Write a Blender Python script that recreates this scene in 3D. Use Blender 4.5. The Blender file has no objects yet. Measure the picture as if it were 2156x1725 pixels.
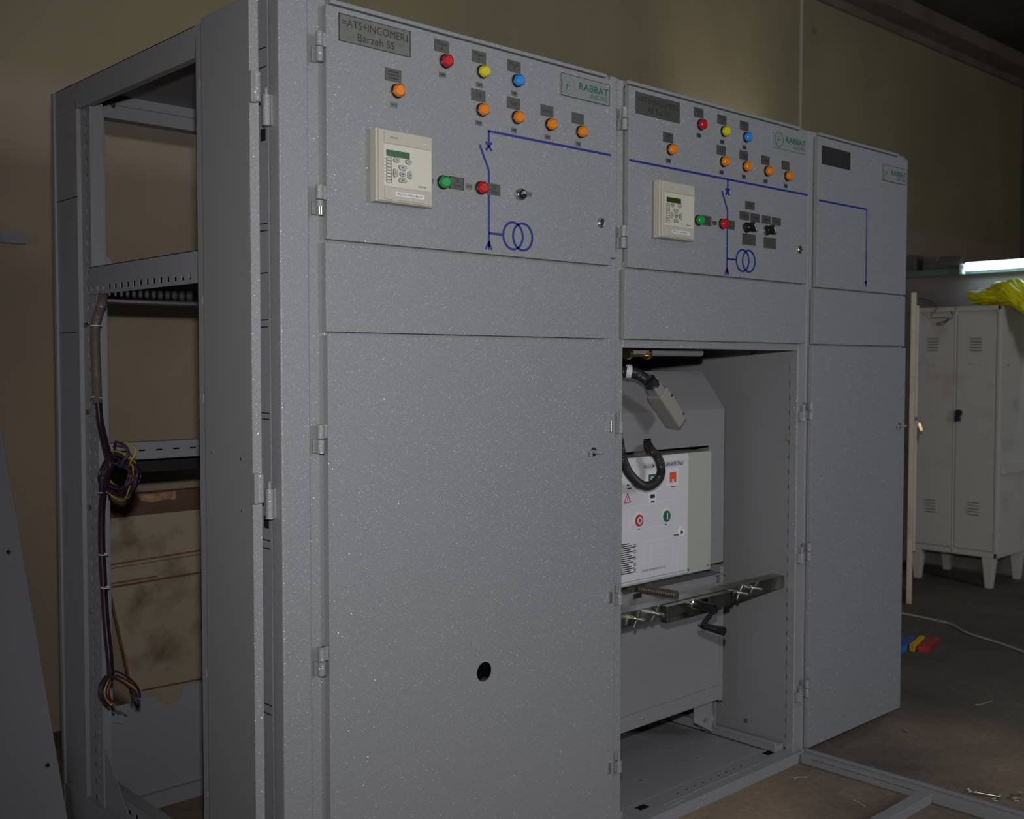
import bpy, bmesh, math, random
from mathutils import Vector, Matrix, noise
random.seed(7)
C = bpy.context.scene
COL = C.collection
PI = math.pi

# ------------------------------------------------------------------ camera
CX, CY, CZ = -1.27663, -1.99406, 1.36101
YAW, PIT, ROL = math.radians(43.15198), math.radians(2.4001), math.radians(0.0505)
FPX, W, H = 2285.04, 2156.0, 1725.0
fw = Vector((math.sin(YAW)*math.cos(PIT), math.cos(YAW)*math.cos(PIT), -math.sin(PIT)))
rt = Vector((math.cos(YAW), -math.sin(YAW), 0))
up = rt.cross(fw)
rt2 = rt*math.cos(ROL) + up*math.sin(ROL)
up2 = -rt*math.sin(ROL) + up*math.cos(ROL)
cam = bpy.data.objects.new('camera', bpy.data.cameras.new('camera'))
COL.objects.link(cam)
m = Matrix((rt2, up2, -fw)).transposed().to_4x4()
m.translation = (CX, CY, CZ)
cam.matrix_world = m
cam.data.sensor_fit = 'HORIZONTAL'
cam.data.sensor_width = 36
cam.data.lens = 36*FPX/W
cam.data.clip_start = 0.05
cam.data.dof.use_dof = True
cam.data.dof.focus_distance = 2.7
cam.data.dof.aperture_fstop = 5.0
C.camera = cam

# ------------------------------------------------------------------ world, light, exposure
w = bpy.data.worlds.new('world'); C.world = w; w.use_nodes = True
w.node_tree.nodes['Background'].inputs[0].default_value = (.55, .6, .7, 1)
w.node_tree.nodes['Background'].inputs[1].default_value = 0.02
C.view_settings.view_transform = 'Standard'
C.view_settings.look = 'None'
C.view_settings.gamma = 1
C.view_settings.exposure = 0.0

def light(name, kind, loc, target, energy, color, **kw):
    d = bpy.data.lights.new(name, kind); d.energy = energy; d.color = color
    for k, v in kw.items(): setattr(d, k, v)
    o = bpy.data.objects.new(name, d); COL.objects.link(o)
    o.location = loc
    o.rotation_euler = (Vector(target)-Vector(loc)).to_track_quat('-Z', 'Y').to_euler()
    return o
# the camera's own flash, just above and right of the lens
light('camera_flash', 'SPOT', (CX+.01, CY-.01, CZ+.20), (1.75, 0.3, 1.38), 176, (1.0, .975, .96),
      spot_size=math.radians(99), spot_blend=1.0, shadow_soft_size=.03)
# added soft light from an unseen source, front right of the row
light('front_right_light', 'AREA', (2.9, -5.2, 2.3), (1.6, 0, 1.0), 60, (.90, .94, 1.0), shape='RECTANGLE', size=.9, size_y=1.2)
# added fill on the left, lifts the side faces
light('left_fill', 'AREA', (-5.6, -1.6, 1.4), (0, .6, .7), 11, (.92, .94, 1.0), shape='RECTANGLE', size=1.2, size_y=2.2)
# added dim overhead fill in place of ambient light
light('overhead_fill', 'AREA', (1.7, -2.4, 3.85), (1.7, -1.2, 0), 15, (.95, .95, 1.0), shape='RECTANGLE', size=4, size_y=2)
# unseen lamp added behind the row for the bright patch on the wall
light('wall_glow_lamp', 'SPOT', (4.28, 1.55, 2.30), (4.28, 2.05, 2.86), 9, (1, .94, .88), spot_size=math.radians(85), spot_blend=.8, shadow_soft_size=.05)

# ------------------------------------------------------------------ unprojection onto real planes
def ray(px, py):
    return fw + rt2*((px-W/2)/FPX) - up2*((py-H/2)/FPX)
def U(px, py, ax, v):
    d = ray(px, py); i = 'xyz'.index(ax)
    o = Vector((CX, CY, CZ)); t = (v-o[i])/d[i]
    return o + d*t

# ------------------------------------------------------------------ materials
MAT = {}
def mat(name, col, rough=.5, metal=0.0, bump=None, emit=None, spec=.5, noise_col=None, coat=0, trans=0, alpha=None):
    """bump=(scale, strength, distance); noise_col=(col2, scale, lo, hi)"""
    m = bpy.data.materials.new(name); m.use_nodes = True
    nt = m.node_tree; b = nt.nodes['Principled BSDF']
    b.inputs['Base Color'].default_value = (*col, 1)
    b.inputs['Roughness'].default_value = rough
    b.inputs['Metallic'].default_value = metal
    b.inputs['Specular IOR Level'].default_value = spec
    b.inputs['Coat Weight'].default_value = coat
    if trans: b.inputs['Transmission Weight'].default_value = trans
    tc = nt.nodes.new('ShaderNodeTexCoord')
    geo = nt.nodes.new('ShaderNodeNewGeometry')
    if noise_col:
        c2, sc, lo, hi = noise_col
        n = nt.nodes.new('ShaderNodeTexNoise'); n.inputs['Scale'].default_value = sc; n.inputs['Detail'].default_value = 6
        r = nt.nodes.new('ShaderNodeValToRGB'); r.color_ramp.elements[0].position = lo; r.color_ramp.elements[1].position = hi
        r.color_ramp.elements[0].color = (*col, 1); r.color_ramp.elements[1].color = (*c2, 1)
        nt.links.new(geo.outputs['Position'], n.inputs['Vector'])
        nt.links.new(n.outputs['Fac'], r.inputs[0]); nt.links.new(r.outputs[0], b.inputs['Base Color'])
    if bump:
        n = nt.nodes.new('ShaderNodeTexNoise'); n.inputs['Scale'].default_value = bump[0]; n.inputs['Detail'].default_value = 2
        bp = nt.nodes.new('ShaderNodeBump'); bp.inputs['Strength'].default_value = bump[1]; bp.inputs['Distance'].default_value = bump[2]
        nt.links.new(geo.outputs['Position'], n.inputs['Vector'])
        nt.links.new(n.outputs['Fac'], bp.inputs['Height']); nt.links.new(bp.outputs[0], b.inputs['Normal'])
        if coat: nt.links.new(bp.outputs[0], b.inputs['Coat Normal']); b.inputs['Coat Roughness'].default_value = .09
    if emit:
        b.inputs['Emission Color'].default_value = (*emit[0], 1); b.inputs['Emission Strength'].default_value = emit[1]
    MAT[name] = m
    return m

GREY = mat('hammered_grey_paint', (.250, .258, .274), .42, bump=(420, .8, .0016), coat=.2, spec=.5)
GREYF = mat('smooth_grey_paint', (.225, .225, .238), .5, bump=(120, .12, .0005))  # same paint as the frame grey, tone lowered for the dimmer side door
GREYD = mat('frame_grey_paint', (.262, .262, .285), .42, bump=(90, .15, .0006))  # same paint as the smooth grey, tone lifted for glare on the rear post
mat('dark', (.012, .012, .013), .6)
mat('black_plastic', (.012, .011, .012), .32)
mat('rubber', (.02, .018, .018), .42)
mat('small_plate', (.070, .069, .062), .42, bump=(900, .25, .0003))
mat('engraved_plate', (.115, .115, .105), .42, bump=(900, .25, .0003), noise_col=((.15, .15, .135), 60, .4, .7))
mat('engraved_plate_dark', (.060, .058, .052), .42, bump=(900, .25, .0003))
mat('ink', (.02, .02, .022), .5)
mat('clear_plate', (.24, .26, .262), .25)
mat('green_ink', (.01, .12, .05), .5)
mat('pale_grey_ink', (.22, .23, .25), .5)
mat('blue_tape', (.006, .02, .22), .42)
mat('cream_plastic', (.44, .42, .35), .42)
mat('cream_face', (.56, .54, .45), .38)
mat('key_grey', (.36, .37, .34), .45)
mat('lcd', (.05, .13, .07), .15)
mat('lcd_dark', (.03, .06, .012), .15)
mat('white_label', (.72, .73, .76), .45)
mat('label_white_film', (.62, .62, .66), .4)
mat('beige_cover', (.40, .42, .37), .5)
mat('plug_grey', (.26, .25, .22), .5)
mat('gland_green', (.012, .022, .022), .4)
mat('steel', (.62, .62, .60), .22, metal=1)
mat('zinc', (.42, .43, .38), .30, metal=1, bump=(25, .3, .002), noise_col=((.22, .23, .20), 12, .35, .65))
mat('brass', (.62, .48, .22), .28, metal=1)
mat('copper_brown', (.09, .065, .05), .45, metal=.3)
mat('lens_red', (.50, .008, .010), .30, coat=.15)
mat('lens_yellow', (.62, .58, .01), .30, coat=.15)
mat('lens_blue', (.03, .26, .72), .30, coat=.15)
mat('lens_orange', (.78, .22, .004), .30, coat=.15)
mat('lens_green', (.012, .33, .06), .30, coat=.15)
mat('red_ink', (.45, .03, .03), .5)
mat('orange_window', (.75, .10, .03), .4)
mat('green_button', (.01, .13, .05), .4)
mat('white_pvc', (.62, .58, .52), .5)
mat('wire_yellow', (.42, .33, .02), .4)
mat('wire_blue', (.03, .06, .17), .4)
mat('wire_red', (.16, .015, .03), .4)
mat('wire_black', (.02, .012, .02), .4)
mat('wire_brown', (.06, .018, .03), .4)
mat('sheath_brown', (.12, .10, .085), .4, bump=(60, .2, .001))
mat('rusty_cream', (.40, .335, .25), .6, noise_col=((.17, .11, .06), 9, .48, .80), bump=(20, .3, .002))
mat('rust', (.22, .10, .035), .8, noise_col=((.10, .045, .02), 30, .4, .7))
mat('brown_wood', (.13, .07, .05), .6, noise_col=((.22, .12, .08), 9, .5, .8), bump=(15, .2, .002))
mat('tape_tan', (.50, .32, .18), .6, noise_col=((.2, .1, .06), 25, .4, .7))
mat('locker_white', (.54, .52, .48), .5, noise_col=((.40, .36, .31), 5, .55, .8))
mat('locker_dark', (.10, .09, .085), .7)
mat('aged_cream', (.58, .50, .36), .5, noise_col=((.42, .32, .18), 9, .5, .8))
mat('yellow_plastic', (.75, .72, .01), .35, bump=(9, .6, .01))
mat('teal_edge', (.10, .17, .16), .5)
mat('tube_glow', (1, 1, 1), .5, emit=((.62, .95, 1.0), 9))
mat('toy_blue', (.03, .12, .42), .45)
mat('toy_yellow', (.65, .42, .01), .45)
mat('toy_red', (.35, .02, .025), .45)
mat('white_cable', (.42, .38, .33), .5)
mat('navy_plastic', (.015, .02, .05), .4)
mat('dusty_steel', (.30, .30, .28), .5, metal=.6)

def add_glints(m, scale, tilt):
    """hammered enamel: tiny facets tilted at random that catch the light"""
    nt = m.node_tree; N, L = nt.nodes, nt.links; b = N['Principled BSDF']; out = N['Material Output']
    geo = N.new('ShaderNodeNewGeometry')
    v = N.new('ShaderNodeTexVoronoi'); v.inputs['Scale'].default_value = scale; L.new(geo.outputs['Position'], v.inputs['Vector'])
    sub = N.new('ShaderNodeVectorMath'); sub.operation = 'SUBTRACT'; sub.inputs[1].default_value = (.5, .5, .5); L.new(v.outputs['Color'], sub.inputs[0])
    sc = N.new('ShaderNodeVectorMath'); sc.operation = 'SCALE'; sc.inputs['Scale'].default_value = tilt; L.new(sub.outputs[0], sc.inputs[0])
    ad = N.new('ShaderNodeVectorMath'); ad.operation = 'ADD'; L.new(geo.outputs['Normal'], ad.inputs[0]); L.new(sc.outputs[0], ad.inputs[1])
    nm = N.new('ShaderNodeVectorMath'); nm.operation = 'NORMALIZE'; L.new(ad.outputs[0], nm.inputs[0])
    g = N.new('ShaderNodeBsdfAnisotropic'); g.inputs['Color'].default_value = (.8, .82, .85, 1); g.inputs['Roughness'].default_value = .30; L.new(nm.outputs[0], g.inputs['Normal'])
    lt = N.new('ShaderNodeMath'); lt.operation = 'LESS_THAN'; lt.inputs[1].default_value = .34; L.new(v.outputs['Distance'], lt.inputs[0])
    mu = N.new('ShaderNodeMath'); mu.operation = 'MULTIPLY'; mu.inputs[1].default_value = .13; L.new(lt.outputs[0], mu.inputs[0])
    mx = N.new('ShaderNodeMixShader'); L.new(mu.outputs[0], mx.inputs[0]); L.new(b.outputs[0], mx.inputs[1]); L.new(g.outputs[0], mx.inputs[2]); L.new(mx.outputs[0], out.inputs['Surface'])
add_glints(GREY, 400, .84)

def nodes_of(m):
    nt = m.node_tree
    return nt, nt.nodes, nt.links, nt.nodes['Principled BSDF']

def wall_material():
    m = mat('wall_paint', (.40, .335, .24), .75)
    nt, N, L, b = nodes_of(m)
    geo = N.new('ShaderNodeNewGeometry')
    sep = N.new('ShaderNodeSeparateXYZ'); L.new(geo.outputs['Position'], sep.inputs[0])
    # lower tan paint below an old dado line, olive drab above
    nz = N.new('ShaderNodeTexNoise'); nz.inputs['Scale'].default_value = 3; L.new(geo.outputs['Position'], nz.inputs['Vector'])
    ma = N.new('ShaderNodeMath'); ma.operation = 'MULTIPLY_ADD'; ma.inputs[1].default_value = .04; L.new(nz.outputs['Fac'], ma.inputs[0]); L.new(sep.outputs['Z'], ma.inputs[2])
    mr = N.new('ShaderNodeMapRange'); mr.inputs['From Min'].default_value = 2.385; mr.inputs['From Max'].default_value = 2.46; L.new(ma.outputs[0], mr.inputs['Value'])
    mix = N.new('ShaderNodeMix'); mix.data_type = 'RGBA'
    mix.inputs[6].default_value = (.375, .295, .215, 1); mix.inputs[7].default_value = (.33, .275, .165, 1)
    L.new(mr.outputs[0], mix.inputs[0])
    # blotches and scuffs
    n1 = N.new('ShaderNodeTexNoise'); n1.inputs['Scale'].default_value = 1.6; n1.inputs['Detail'].default_value = 7; L.new(geo.outputs['Position'], n1.inputs['Vector'])
    r1 = N.new('ShaderNodeValToRGB'); r1.color_ramp.elements[0].position = .35; r1.color_ramp.elements[1].position = .7
    r1.color_ramp.elements[0].color = (.86, .86, .86, 1); r1.color_ramp.elements[1].color = (1.06, 1.05, 1.03, 1); L.new(n1.outputs['Fac'], r1.inputs[0])
    mu = N.new('ShaderNodeMix'); mu.data_type = 'RGBA'; mu.blend_type = 'MULTIPLY'; mu.inputs[0].default_value = 1
    L.new(mix.outputs[2], mu.inputs[6]); L.new(r1.outputs[0], mu.inputs[7])
    mp = N.new('ShaderNodeMapping'); mp.inputs['Scale'].default_value = (2.6, 2.6, 1.2); L.new(geo.outputs['Position'], mp.inputs[0])
    n2 = N.new('ShaderNodeTexNoise'); n2.inputs['Scale'].default_value = 1.9; n2.inputs['Detail'].default_value = 3; n2.inputs['Distortion'].default_value = 1.4; L.new(mp.outputs[0], n2.inputs['Vector'])
    r2 = N.new('ShaderNodeValToRGB'); r2.color_ramp.elements[0].position = .71; r2.color_ramp.elements[1].position = .80
    r2.color_ramp.elements[0].color = (1, 1, 1, 1); r2.color_ramp.elements[1].color = (.62, .52, .40, 1); L.new(n2.outputs['Fac'], r2.inputs[0])
    mu2 = N.new('ShaderNodeMix'); mu2.data_type = 'RGBA'; mu2.blend_type = 'MULTIPLY'; mu2.inputs[0].default_value = 1
    L.new(mu.outputs[2], mu2.inputs[6]); L.new(r2.outputs[0], mu2.inputs[7]); L.new(mu2.outputs[2], b.inputs['Base Color'])
    bp = N.new('ShaderNodeBump'); bp.inputs['Strength'].default_value = .2; bp.inputs['Distance'].default_value = .004
    L.new(n1.outputs['Fac'], bp.inputs['Height']); L.new(bp.outputs[0], b.inputs['Normal'])
    return m
WALL = wall_material()
mat('ceiling_paint', (.10, .075, .065), .9, noise_col=((.06, .045, .04), 2, .4, .7))
mat('beam_paint', (.22, .17, .135), .85, noise_col=((.15, .11, .09), 3, .4, .7))
mat('far_wall_paint', (.14, .12, .105), .85, noise_col=((.10, .085, .075), 1.5, .4, .7))
mat('partition_paint', (.24, .21, .215), .8, noise_col=((.17, .145, .15), 2.5, .4, .7))

def floor_material():
    m = mat('dusty_concrete', (.2, .16, .12), .85)
    nt, N, L, b = nodes_of(m)
    geo = N.new('ShaderNodeNewGeometry')
    n1 = N.new('ShaderNodeTexNoise'); n1.inputs['Scale'].default_value = 1.1; n1.inputs['Detail'].default_value = 8; n1.inputs['Roughness'].default_value = .62
    L.new(geo.outputs['Position'], n1.inputs['Vector'])
    r = N.new('ShaderNodeValToRGB')
    e = r.color_ramp.elements; e[0].position = .36; e[0].color = (.10, .082, .070, 1); e[1].position = .66; e[1].color = (.31, .225, .155, 1)
    k = e.new(.5); k.color = (.195, .150, .112, 1)
    L.new(n1.outputs['Fac'], r.inputs[0])
    # greyer, darker slab away from the row
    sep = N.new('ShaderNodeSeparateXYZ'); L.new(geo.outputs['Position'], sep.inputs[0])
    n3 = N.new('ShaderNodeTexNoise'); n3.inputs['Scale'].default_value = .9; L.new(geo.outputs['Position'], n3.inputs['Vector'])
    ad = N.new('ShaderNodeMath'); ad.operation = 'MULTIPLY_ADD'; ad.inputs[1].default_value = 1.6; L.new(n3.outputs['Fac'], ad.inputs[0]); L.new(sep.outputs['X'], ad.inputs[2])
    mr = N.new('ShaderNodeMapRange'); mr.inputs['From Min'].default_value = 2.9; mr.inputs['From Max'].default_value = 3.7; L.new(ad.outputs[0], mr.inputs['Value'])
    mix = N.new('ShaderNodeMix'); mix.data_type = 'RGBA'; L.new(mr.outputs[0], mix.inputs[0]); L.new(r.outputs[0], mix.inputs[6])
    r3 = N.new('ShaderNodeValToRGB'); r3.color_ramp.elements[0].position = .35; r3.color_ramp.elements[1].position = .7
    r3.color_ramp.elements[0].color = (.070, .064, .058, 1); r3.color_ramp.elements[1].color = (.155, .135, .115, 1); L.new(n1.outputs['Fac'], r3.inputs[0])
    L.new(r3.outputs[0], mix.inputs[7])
    n2 = N.new('ShaderNodeTexNoise'); n2.inputs['Scale'].default_value = 45; n2.inputs['Detail'].default_value = 4; L.new(geo.outputs['Position'], n2.inputs['Vector'])
    r2 = N.new('ShaderNodeValToRGB'); r2.color_ramp.elements[0].position = .3; r2.color_ramp.elements[1].position = .75
    r2.color_ramp.elements[0].color = (.8, .8, .8, 1); r2.color_ramp.elements[1].color = (1.1, 1.08, 1.05, 1); L.new(n2.outputs['Fac'], r2.inputs[0])
    mu = N.new('ShaderNodeMix'); mu.data_type = 'RGBA'; mu.blend_type = 'MULTIPLY'; mu.inputs[0].default_value = 1
    L.new(mix.outputs[2], mu.inputs[6]); L.new(r2.outputs[0], mu.inputs[7]); L.new(mu.outputs[2], b.inputs['Base Color'])
    bp = N.new('ShaderNodeBump'); bp.inputs['Strength'].default_value = .35; bp.inputs['Distance'].default_value = .003
    L.new(n2.outputs['Fac'], bp.inputs['Height']); L.new(bp.outputs[0], b.inputs['Normal'])
    return m
FLOOR = floor_material()

# ------------------------------------------------------------------ mesh builder
class MB:
    def __init__(s): s.v = []; s.f = []; s.m = []; s.mats = []; s.sm = []
    def mi(s, name):
        if name not in s.mats: s.mats.append(name)
        return s.mats.index(name)
    def add(s, vs, fs, mt, smooth=False):
        o = len(s.v); s.v += [Vector(v) for v in vs]
        k = s.mi(mt)
        for f in fs: s.f.append(tuple(i+o for i in f)); s.m.append(k); s.sm.append(smooth)
    def box(s, x0, x1, y0, y1, z0, z1, mt):
        x0, x1 = sorted((x0, x1)); y0, y1 = sorted((y0, y1)); z0, z1 = sorted((z0, z1))
        vs = [(x0,y0,z0),(x1,y0,z0),(x1,y1,z0),(x0,y1,z0),(x0,y0,z1),(x1,y0,z1),(x1,y1,z1),(x0,y1,z1)]
        s.add(vs, [(0,3,2,1),(4,5,6,7),(0,1,5,4),(1,2,6,5),(2,3,7,6),(3,0,4,7)], mt); return s
    def obox(s, c, ax, ay, az, mt):
        """oriented box: centre, three half-axis vectors"""
        c = Vector(c); ax, ay, az = Vector(ax), Vector(ay), Vector(az)
        if ax.cross(ay).dot(az) < 0: ax = -ax
        vs = [c+ax*i+ay*j+az*k for k in (-1,1) for i, j in ((-1,-1),(1,-1),(1,1),(-1,1))]
        s.add(vs, [(0,3,2,1),(4,5,6,7),(0,1,5,4),(1,2,6,5),(2,3,7,6),(3,0,4,7)], mt); return s
    def bar(s, a, b, wd, th, mt, upv=(0,0,1)):
        a, b = Vector(a), Vector(b); d = (b-a); u = Vector(upv); sd = d.cross(u).normalized(); u = sd.cross(d).normalized()
        return s.obox((a+b)/2, d/2, sd*wd/2, u*th/2, mt)
    def prism(s, pts, axis, a, b, mt):
        """pts 2-D outline extruded along axis from a to b; for y: pts=(x,z); x: (y,z); z: (x,y)"""
        def P(p, t):
            return {'x': (t, p[0], p[1]), 'y': (p[0], t, p[1]), 'z': (p[0], p[1], t)}[axis]
        n = len(pts); ar = sum(pts[i][0]*pts[(i+1)%n][1]-pts[(i+1)%n][0]*pts[i][1] for i in range(n))
        if ar < 0: pts = pts[::-1]
        if (a > b): a, b = b, a
        vs = [P(p, a) for p in pts]+[P(p, b) for p in pts]
        fl = axis == 'y'
        fs = [tuple(range(n))[::-1], tuple(range(n, 2*n))]+[(i, (i+1)%n, (i+1)%n+n, i+n) for i in range(n)]
        if fl: fs = [f[::-1] for f in fs]
        s.add(vs, fs, mt); return s
    def cyl(s, a, b, r, mt, r2=None, n=20, smooth=True, caps=True):
        a, b = Vector(a), Vector(b); r2 = r if r2 is None else r2
        d = (b-a).normalized(); t = Vector((0,0,1)) if abs(d.z) < .9 else Vector((1,0,0))
        u = d.cross(t).normalized(); v = d.cross(u)
        ring = [(math.cos(2*PI*i/n), math.sin(2*PI*i/n)) for i in range(n)]
        vs = [a+(u*c+v*q)*r for c, q in ring]+[b+(u*c+v*q)*r2 for c, q in ring]
        fs = [(i, (i+1)%n, (i+1)%n+n, i+n) for i in range(n)]
        s.add(vs, fs, mt, smooth)
        if caps:
            s.add(vs[:n], [tuple(range(n))[::-1]], mt); s.add(vs[n:], [tuple(range(n))], mt)
        return s
    def lathe(s, c, d, prof, mt, n=24, smooth=True):
        """prof: (distance along d, radius)"""
        c, d = Vector(c), Vector(d).normalized(); t = Vector((0,0,1)) if abs(d.z) < .9 else Vector((1,0,0))
        u = d.cross(t).normalized(); v = d.cross(u); vs = []; fs = []
        for h, r in prof:
            vs += [c+d*h+(u*math.cos(2*PI*i/n)+v*math.sin(2*PI*i/n))*r for i in range(n)]
        for k in range(len(prof)-1):
            fs += [(k*n+i, k*n+(i+1)%n, (k+1)*n+(i+1)%n, (k+1)*n+i) for i in range(n)]
        s.add(vs, fs, mt, smooth); s.add(vs[-n:], [tuple(range(n))], mt); return s
    def tube(s, pts, r, mt, n=8, rings=None):
        """swept tube along points; rings=(pitch, amp) gives corrugation"""
        P = [Vector(p) for p in pts]
        if rings:
            Q = []; 
            for a, b in zip(P, P[1:]):
                k = max(1, int((b-a).length/(rings[0]/2)))
                Q += [a.lerp(b, i/k) for i in range(k)]
            P = Q+[P[-1]]
        vs = []; fs = []; u = None
        for i, p in enumerate(P):
            d = (P[min(i+1, len(P)-1)]-P[max(i-1, 0)]).normalized()
            if u is None:
                t = Vector((0,0,1)) if abs(d.z) < .9 else Vector((1,0,0)); u = d.cross(t).normalized()
            u = (u-d*u.dot(d)).normalized(); v = d.cross(u)
            rr = r if not rings else r*(1+(rings[1] if i % 2 else -rings[1]))
            vs += [p+(u*math.cos(2*PI*k/n)+v*math.sin(2*PI*k/n))*rr for k in range(n)]
        for i in range(len(P)-1):
            fs += [(i*n+k, i*n+(k+1)%n, (i+1)*n+(k+1)%n, (i+1)*n+k) for k in range(n)]
        fs += [tuple(range(n))[::-1], tuple(range((len(P)-1)*n, len(P)*n))]
        s.add(vs, fs, mt, not rings); return s
    def perf(s, axis, at, th, u0, u1, v0, v1, holes, mt):
        """sheet at axis=at..at+th spanning u,v with rectangular through-holes (u0,u1,v0,v1)"""
        us = sorted({u0, u1, *[h[0] for h in holes], *[h[1] for h in holes]}); vs = sorted({v0, v1, *[h[2] for h in holes], *[h[3] for h in holes]})
        us = [q for q in us if u0 <= q <= u1]; vs = [q for q in vs if v0 <= q <= v1]
        for b0, b1 in zip(vs, vs[1:]):
            run = None
            for a0, a1 in list(zip(us, us[1:]))+[(None, None)]:
                hole = a0 is None or any(h[0]-1e-6 <= a0 and a1 <= h[1]+1e-6 and h[2]-1e-6 <= b0 and b1 <= h[3]+1e-6 for h in holes)
                if not hole:
                    run = (run[0], a1) if run else (a0, a1)
                if hole and run:
                    p, q = run; run = None
                    if axis == 'x': s.box(at, at+th, p, q, b0, b1, mt)
                    elif axis == 'y': s.box(p, q, at, at+th, b0, b1, mt)
                    else: s.box(p, q, b0, b1, at, at+th, mt)
        return s
    def merge(s, me, mt, M):
        s.add([M @ v.co for v in me.vertices], [tuple(p.vertices) for p in me.polygons], mt); return s

def finish(name, mb, parent=None, bevel=0, label=None, kind=None, seg=2):
    me = bpy.data.meshes.new(name)
    off = Vector(parent['_o']) if parent is not None else Vector((0, 0, 0))
    me.from_pydata([v-off for v in mb.v], [], mb.f); me.update()
    for k in mb.mats: me.materials.append(MAT[k])
    me.polygons.foreach_set('material_index', mb.m); me.polygons.foreach_set('use_smooth', mb.sm)
    o = bpy.data.objects.new(name, me); COL.objects.link(o)
    if parent is not None:
        o.parent = parent; o['_o'] = tuple(off)
    if bevel:
        b = o.modifiers.new('bevel', 'BEVEL'); b.width = bevel; b.segments = seg; b.limit_method = 'ANGLE'; b.angle_limit = math.radians(50)
        b.harden_normals = True
    if label: o['label'] = label
    if kind: o['kind'] = kind
    return o
def thing(name, loc, label, cat, group=None):
    o = bpy.data.objects.new(name, None); COL.objects.link(o); o.empty_display_size = .1
    o.location = loc; o['_o'] = tuple(loc); o['label'] = label; o['category'] = cat
    if group: o['group'] = group
    return o
def solo(name, mb, label, cat, group=None, bevel=0, kind=None):
    o = finish(name, mb, None, bevel); o['label'] = label; o['category'] = cat
    if group: o['group'] = group
    if kind: o['kind'] = kind
    # put the origin at the thing's own base
    vs = o.data.vertices
    c = Vector((sum(v.co.x for v in vs)/len(vs), sum(v.co.y for v in vs)/len(vs), min(v.co.z for v in vs)))
    o.data.transform(Matrix.Translation(-c)); o.location = c
    return o
def struct(name, mb):
    return finish(name, mb, kind='structure')

_tc = {}
def text_into(mb, body, x, y, z, width, height, mt, bold=0.0, shear=0.0, align='C', th=.0004, face=-1):
    """lettering on a plane y=const facing -y; (x,z) is the centre, or the left/right end; fitted to width x height"""
    key = (body, bold, shear)
    if key not in _tc:
        cu = bpy.data.curves.new('t', 'FONT'); cu.body = body; cu.size = 1; cu.offset = bold; cu.shear = shear; cu.align_x = 'CENTER'; cu.resolution_u = 3
        ob = bpy.data.objects.new('t', cu); COL.objects.link(ob)
        bpy.context.view_layer.update()
        me = bpy.data.meshes.new_from_object(ob.evaluated_get(bpy.context.evaluated_depsgraph_get()))
        bpy.data.objects.remove(ob); bpy.data.curves.remove(cu)
        _tc[key] = me
    me = _tc[key]
    xs = [v.co.x for v in me.vertices]; ys = [v.co.y for v in me.vertices]
    sx = width/(max(xs)-min(xs)); sy = height/(max(ys)-min(ys))
    cx, cy = (max(xs)+min(xs))/2, (max(ys)+min(ys))/2
    if align == 'L': x += width/2
    if align == 'R': x -= width/2
    M = Matrix(((sx, 0, 0, x-cx*sx), (0, 0, -1, y), (0, sy, 0, z-cy*sy), (0, 0, 0, 1)))
    mb.merge(me, mt, M)

def circle_ring(mb, x, y, z, r, wd, mt, n=40, rx=None):
    rx = rx or r; vs = []; fs = []
    for i in range(n):
        c, q = math.cos(2*PI*i/n), math.sin(2*PI*i/n)
        for dr in (-wd/2, wd/2):
            for yy in (y, y-.0012): vs.append((x+(rx+dr)*c, yy, z+(r+dr)*q))
    for i in range(n):
        a, b = i*4, ((i+1) % n)*4
        fs += [(a+1, b+1, b+3, a+3), (a, a+1, a+3, a+2)[:0] or (a+3, b+3, b+2, a+2), (a, b, b+1, a+1)]
    mb.add(vs, fs, mt)
def disc(mb, x, y, z, rx, rz, mt, th=.001, n=28):
    mb.prism([(x+rx*math.cos(2*PI*i/n), z+rz*math.sin(2*PI*i/n)) for i in range(n)], 'y', y-th, y, mt)
def seg2(mb, p, q, wd, mt, y=0.0):
    (x0, z0), (x1, z1) = p, q
    d = Vector((x1-x0, z1-z0)); n = Vector((-d.y, d.x)).normalized()*wd/2
    mb.prism([(x0+n.x, z0+n.y), (x1+n.x, z1+n.y), (x1-n.x, z1-n.y), (x0-n.x, z0-n.y)], 'y', y-.0009, y, mt)

# ================================================================== SETTING
WY = 2.05
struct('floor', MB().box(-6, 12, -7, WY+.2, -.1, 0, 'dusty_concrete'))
struct('wall_back', MB().box(-6, 12, WY, WY+.2, 0, 4.1, 'wall_paint'))
struct('wall_left', MB().box(-6.2, -6, -7, WY+.2, 0, 4.1, 'wall_paint'))
struct('wall_right', MB().box(8.78, 9.0, -7, WY, 0, 4.1, 'far_wall_paint'))
struct('wall_front', MB().box(-6, 12, -7.2, -7, 0, 4.1, 'far_wall_paint'))
struct('ceiling', MB().box(-6, 12, -7, WY+.2, 4.0, 4.15, 'ceiling_paint'))
# downstand beam along the head of the back wall, with its small moulding
b = MB(); b.box(-6, 8.78, WY-.20, WY, 3.89, 4.0, 'beam_paint'); b.box(-6, 8.78, WY-.025, WY, 3.83, 3.89, 'beam_paint')
struct('trim_1', b)
# thin vertical surface conduit
xw = U(1685, 130, 'y', WY).x
struct('trim_2', MB().box(xw-.006, xw+.006, WY-.010, WY, 0.0, 3.83, 'white_pvc'))
# low partition that closes the bay on the right
PX = 5.85
struct('wall_partition', MB().box(PX, PX+.12, -1.6, WY, 0, 1.955, 'partition_paint'))
struct('trim_3', MB().box(PX-.05, PX+.14, -1.6, WY, 1.955, 1.995, 'teal_edge'))

# ================================================================== SWITCHGEAR ROW
ZT, ZD = 2.149, .037
ZA, ZB = 1.628, 1.427       # gaps between the three front leaves
YF = .018                   # frame face
YB = 1.25

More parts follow.
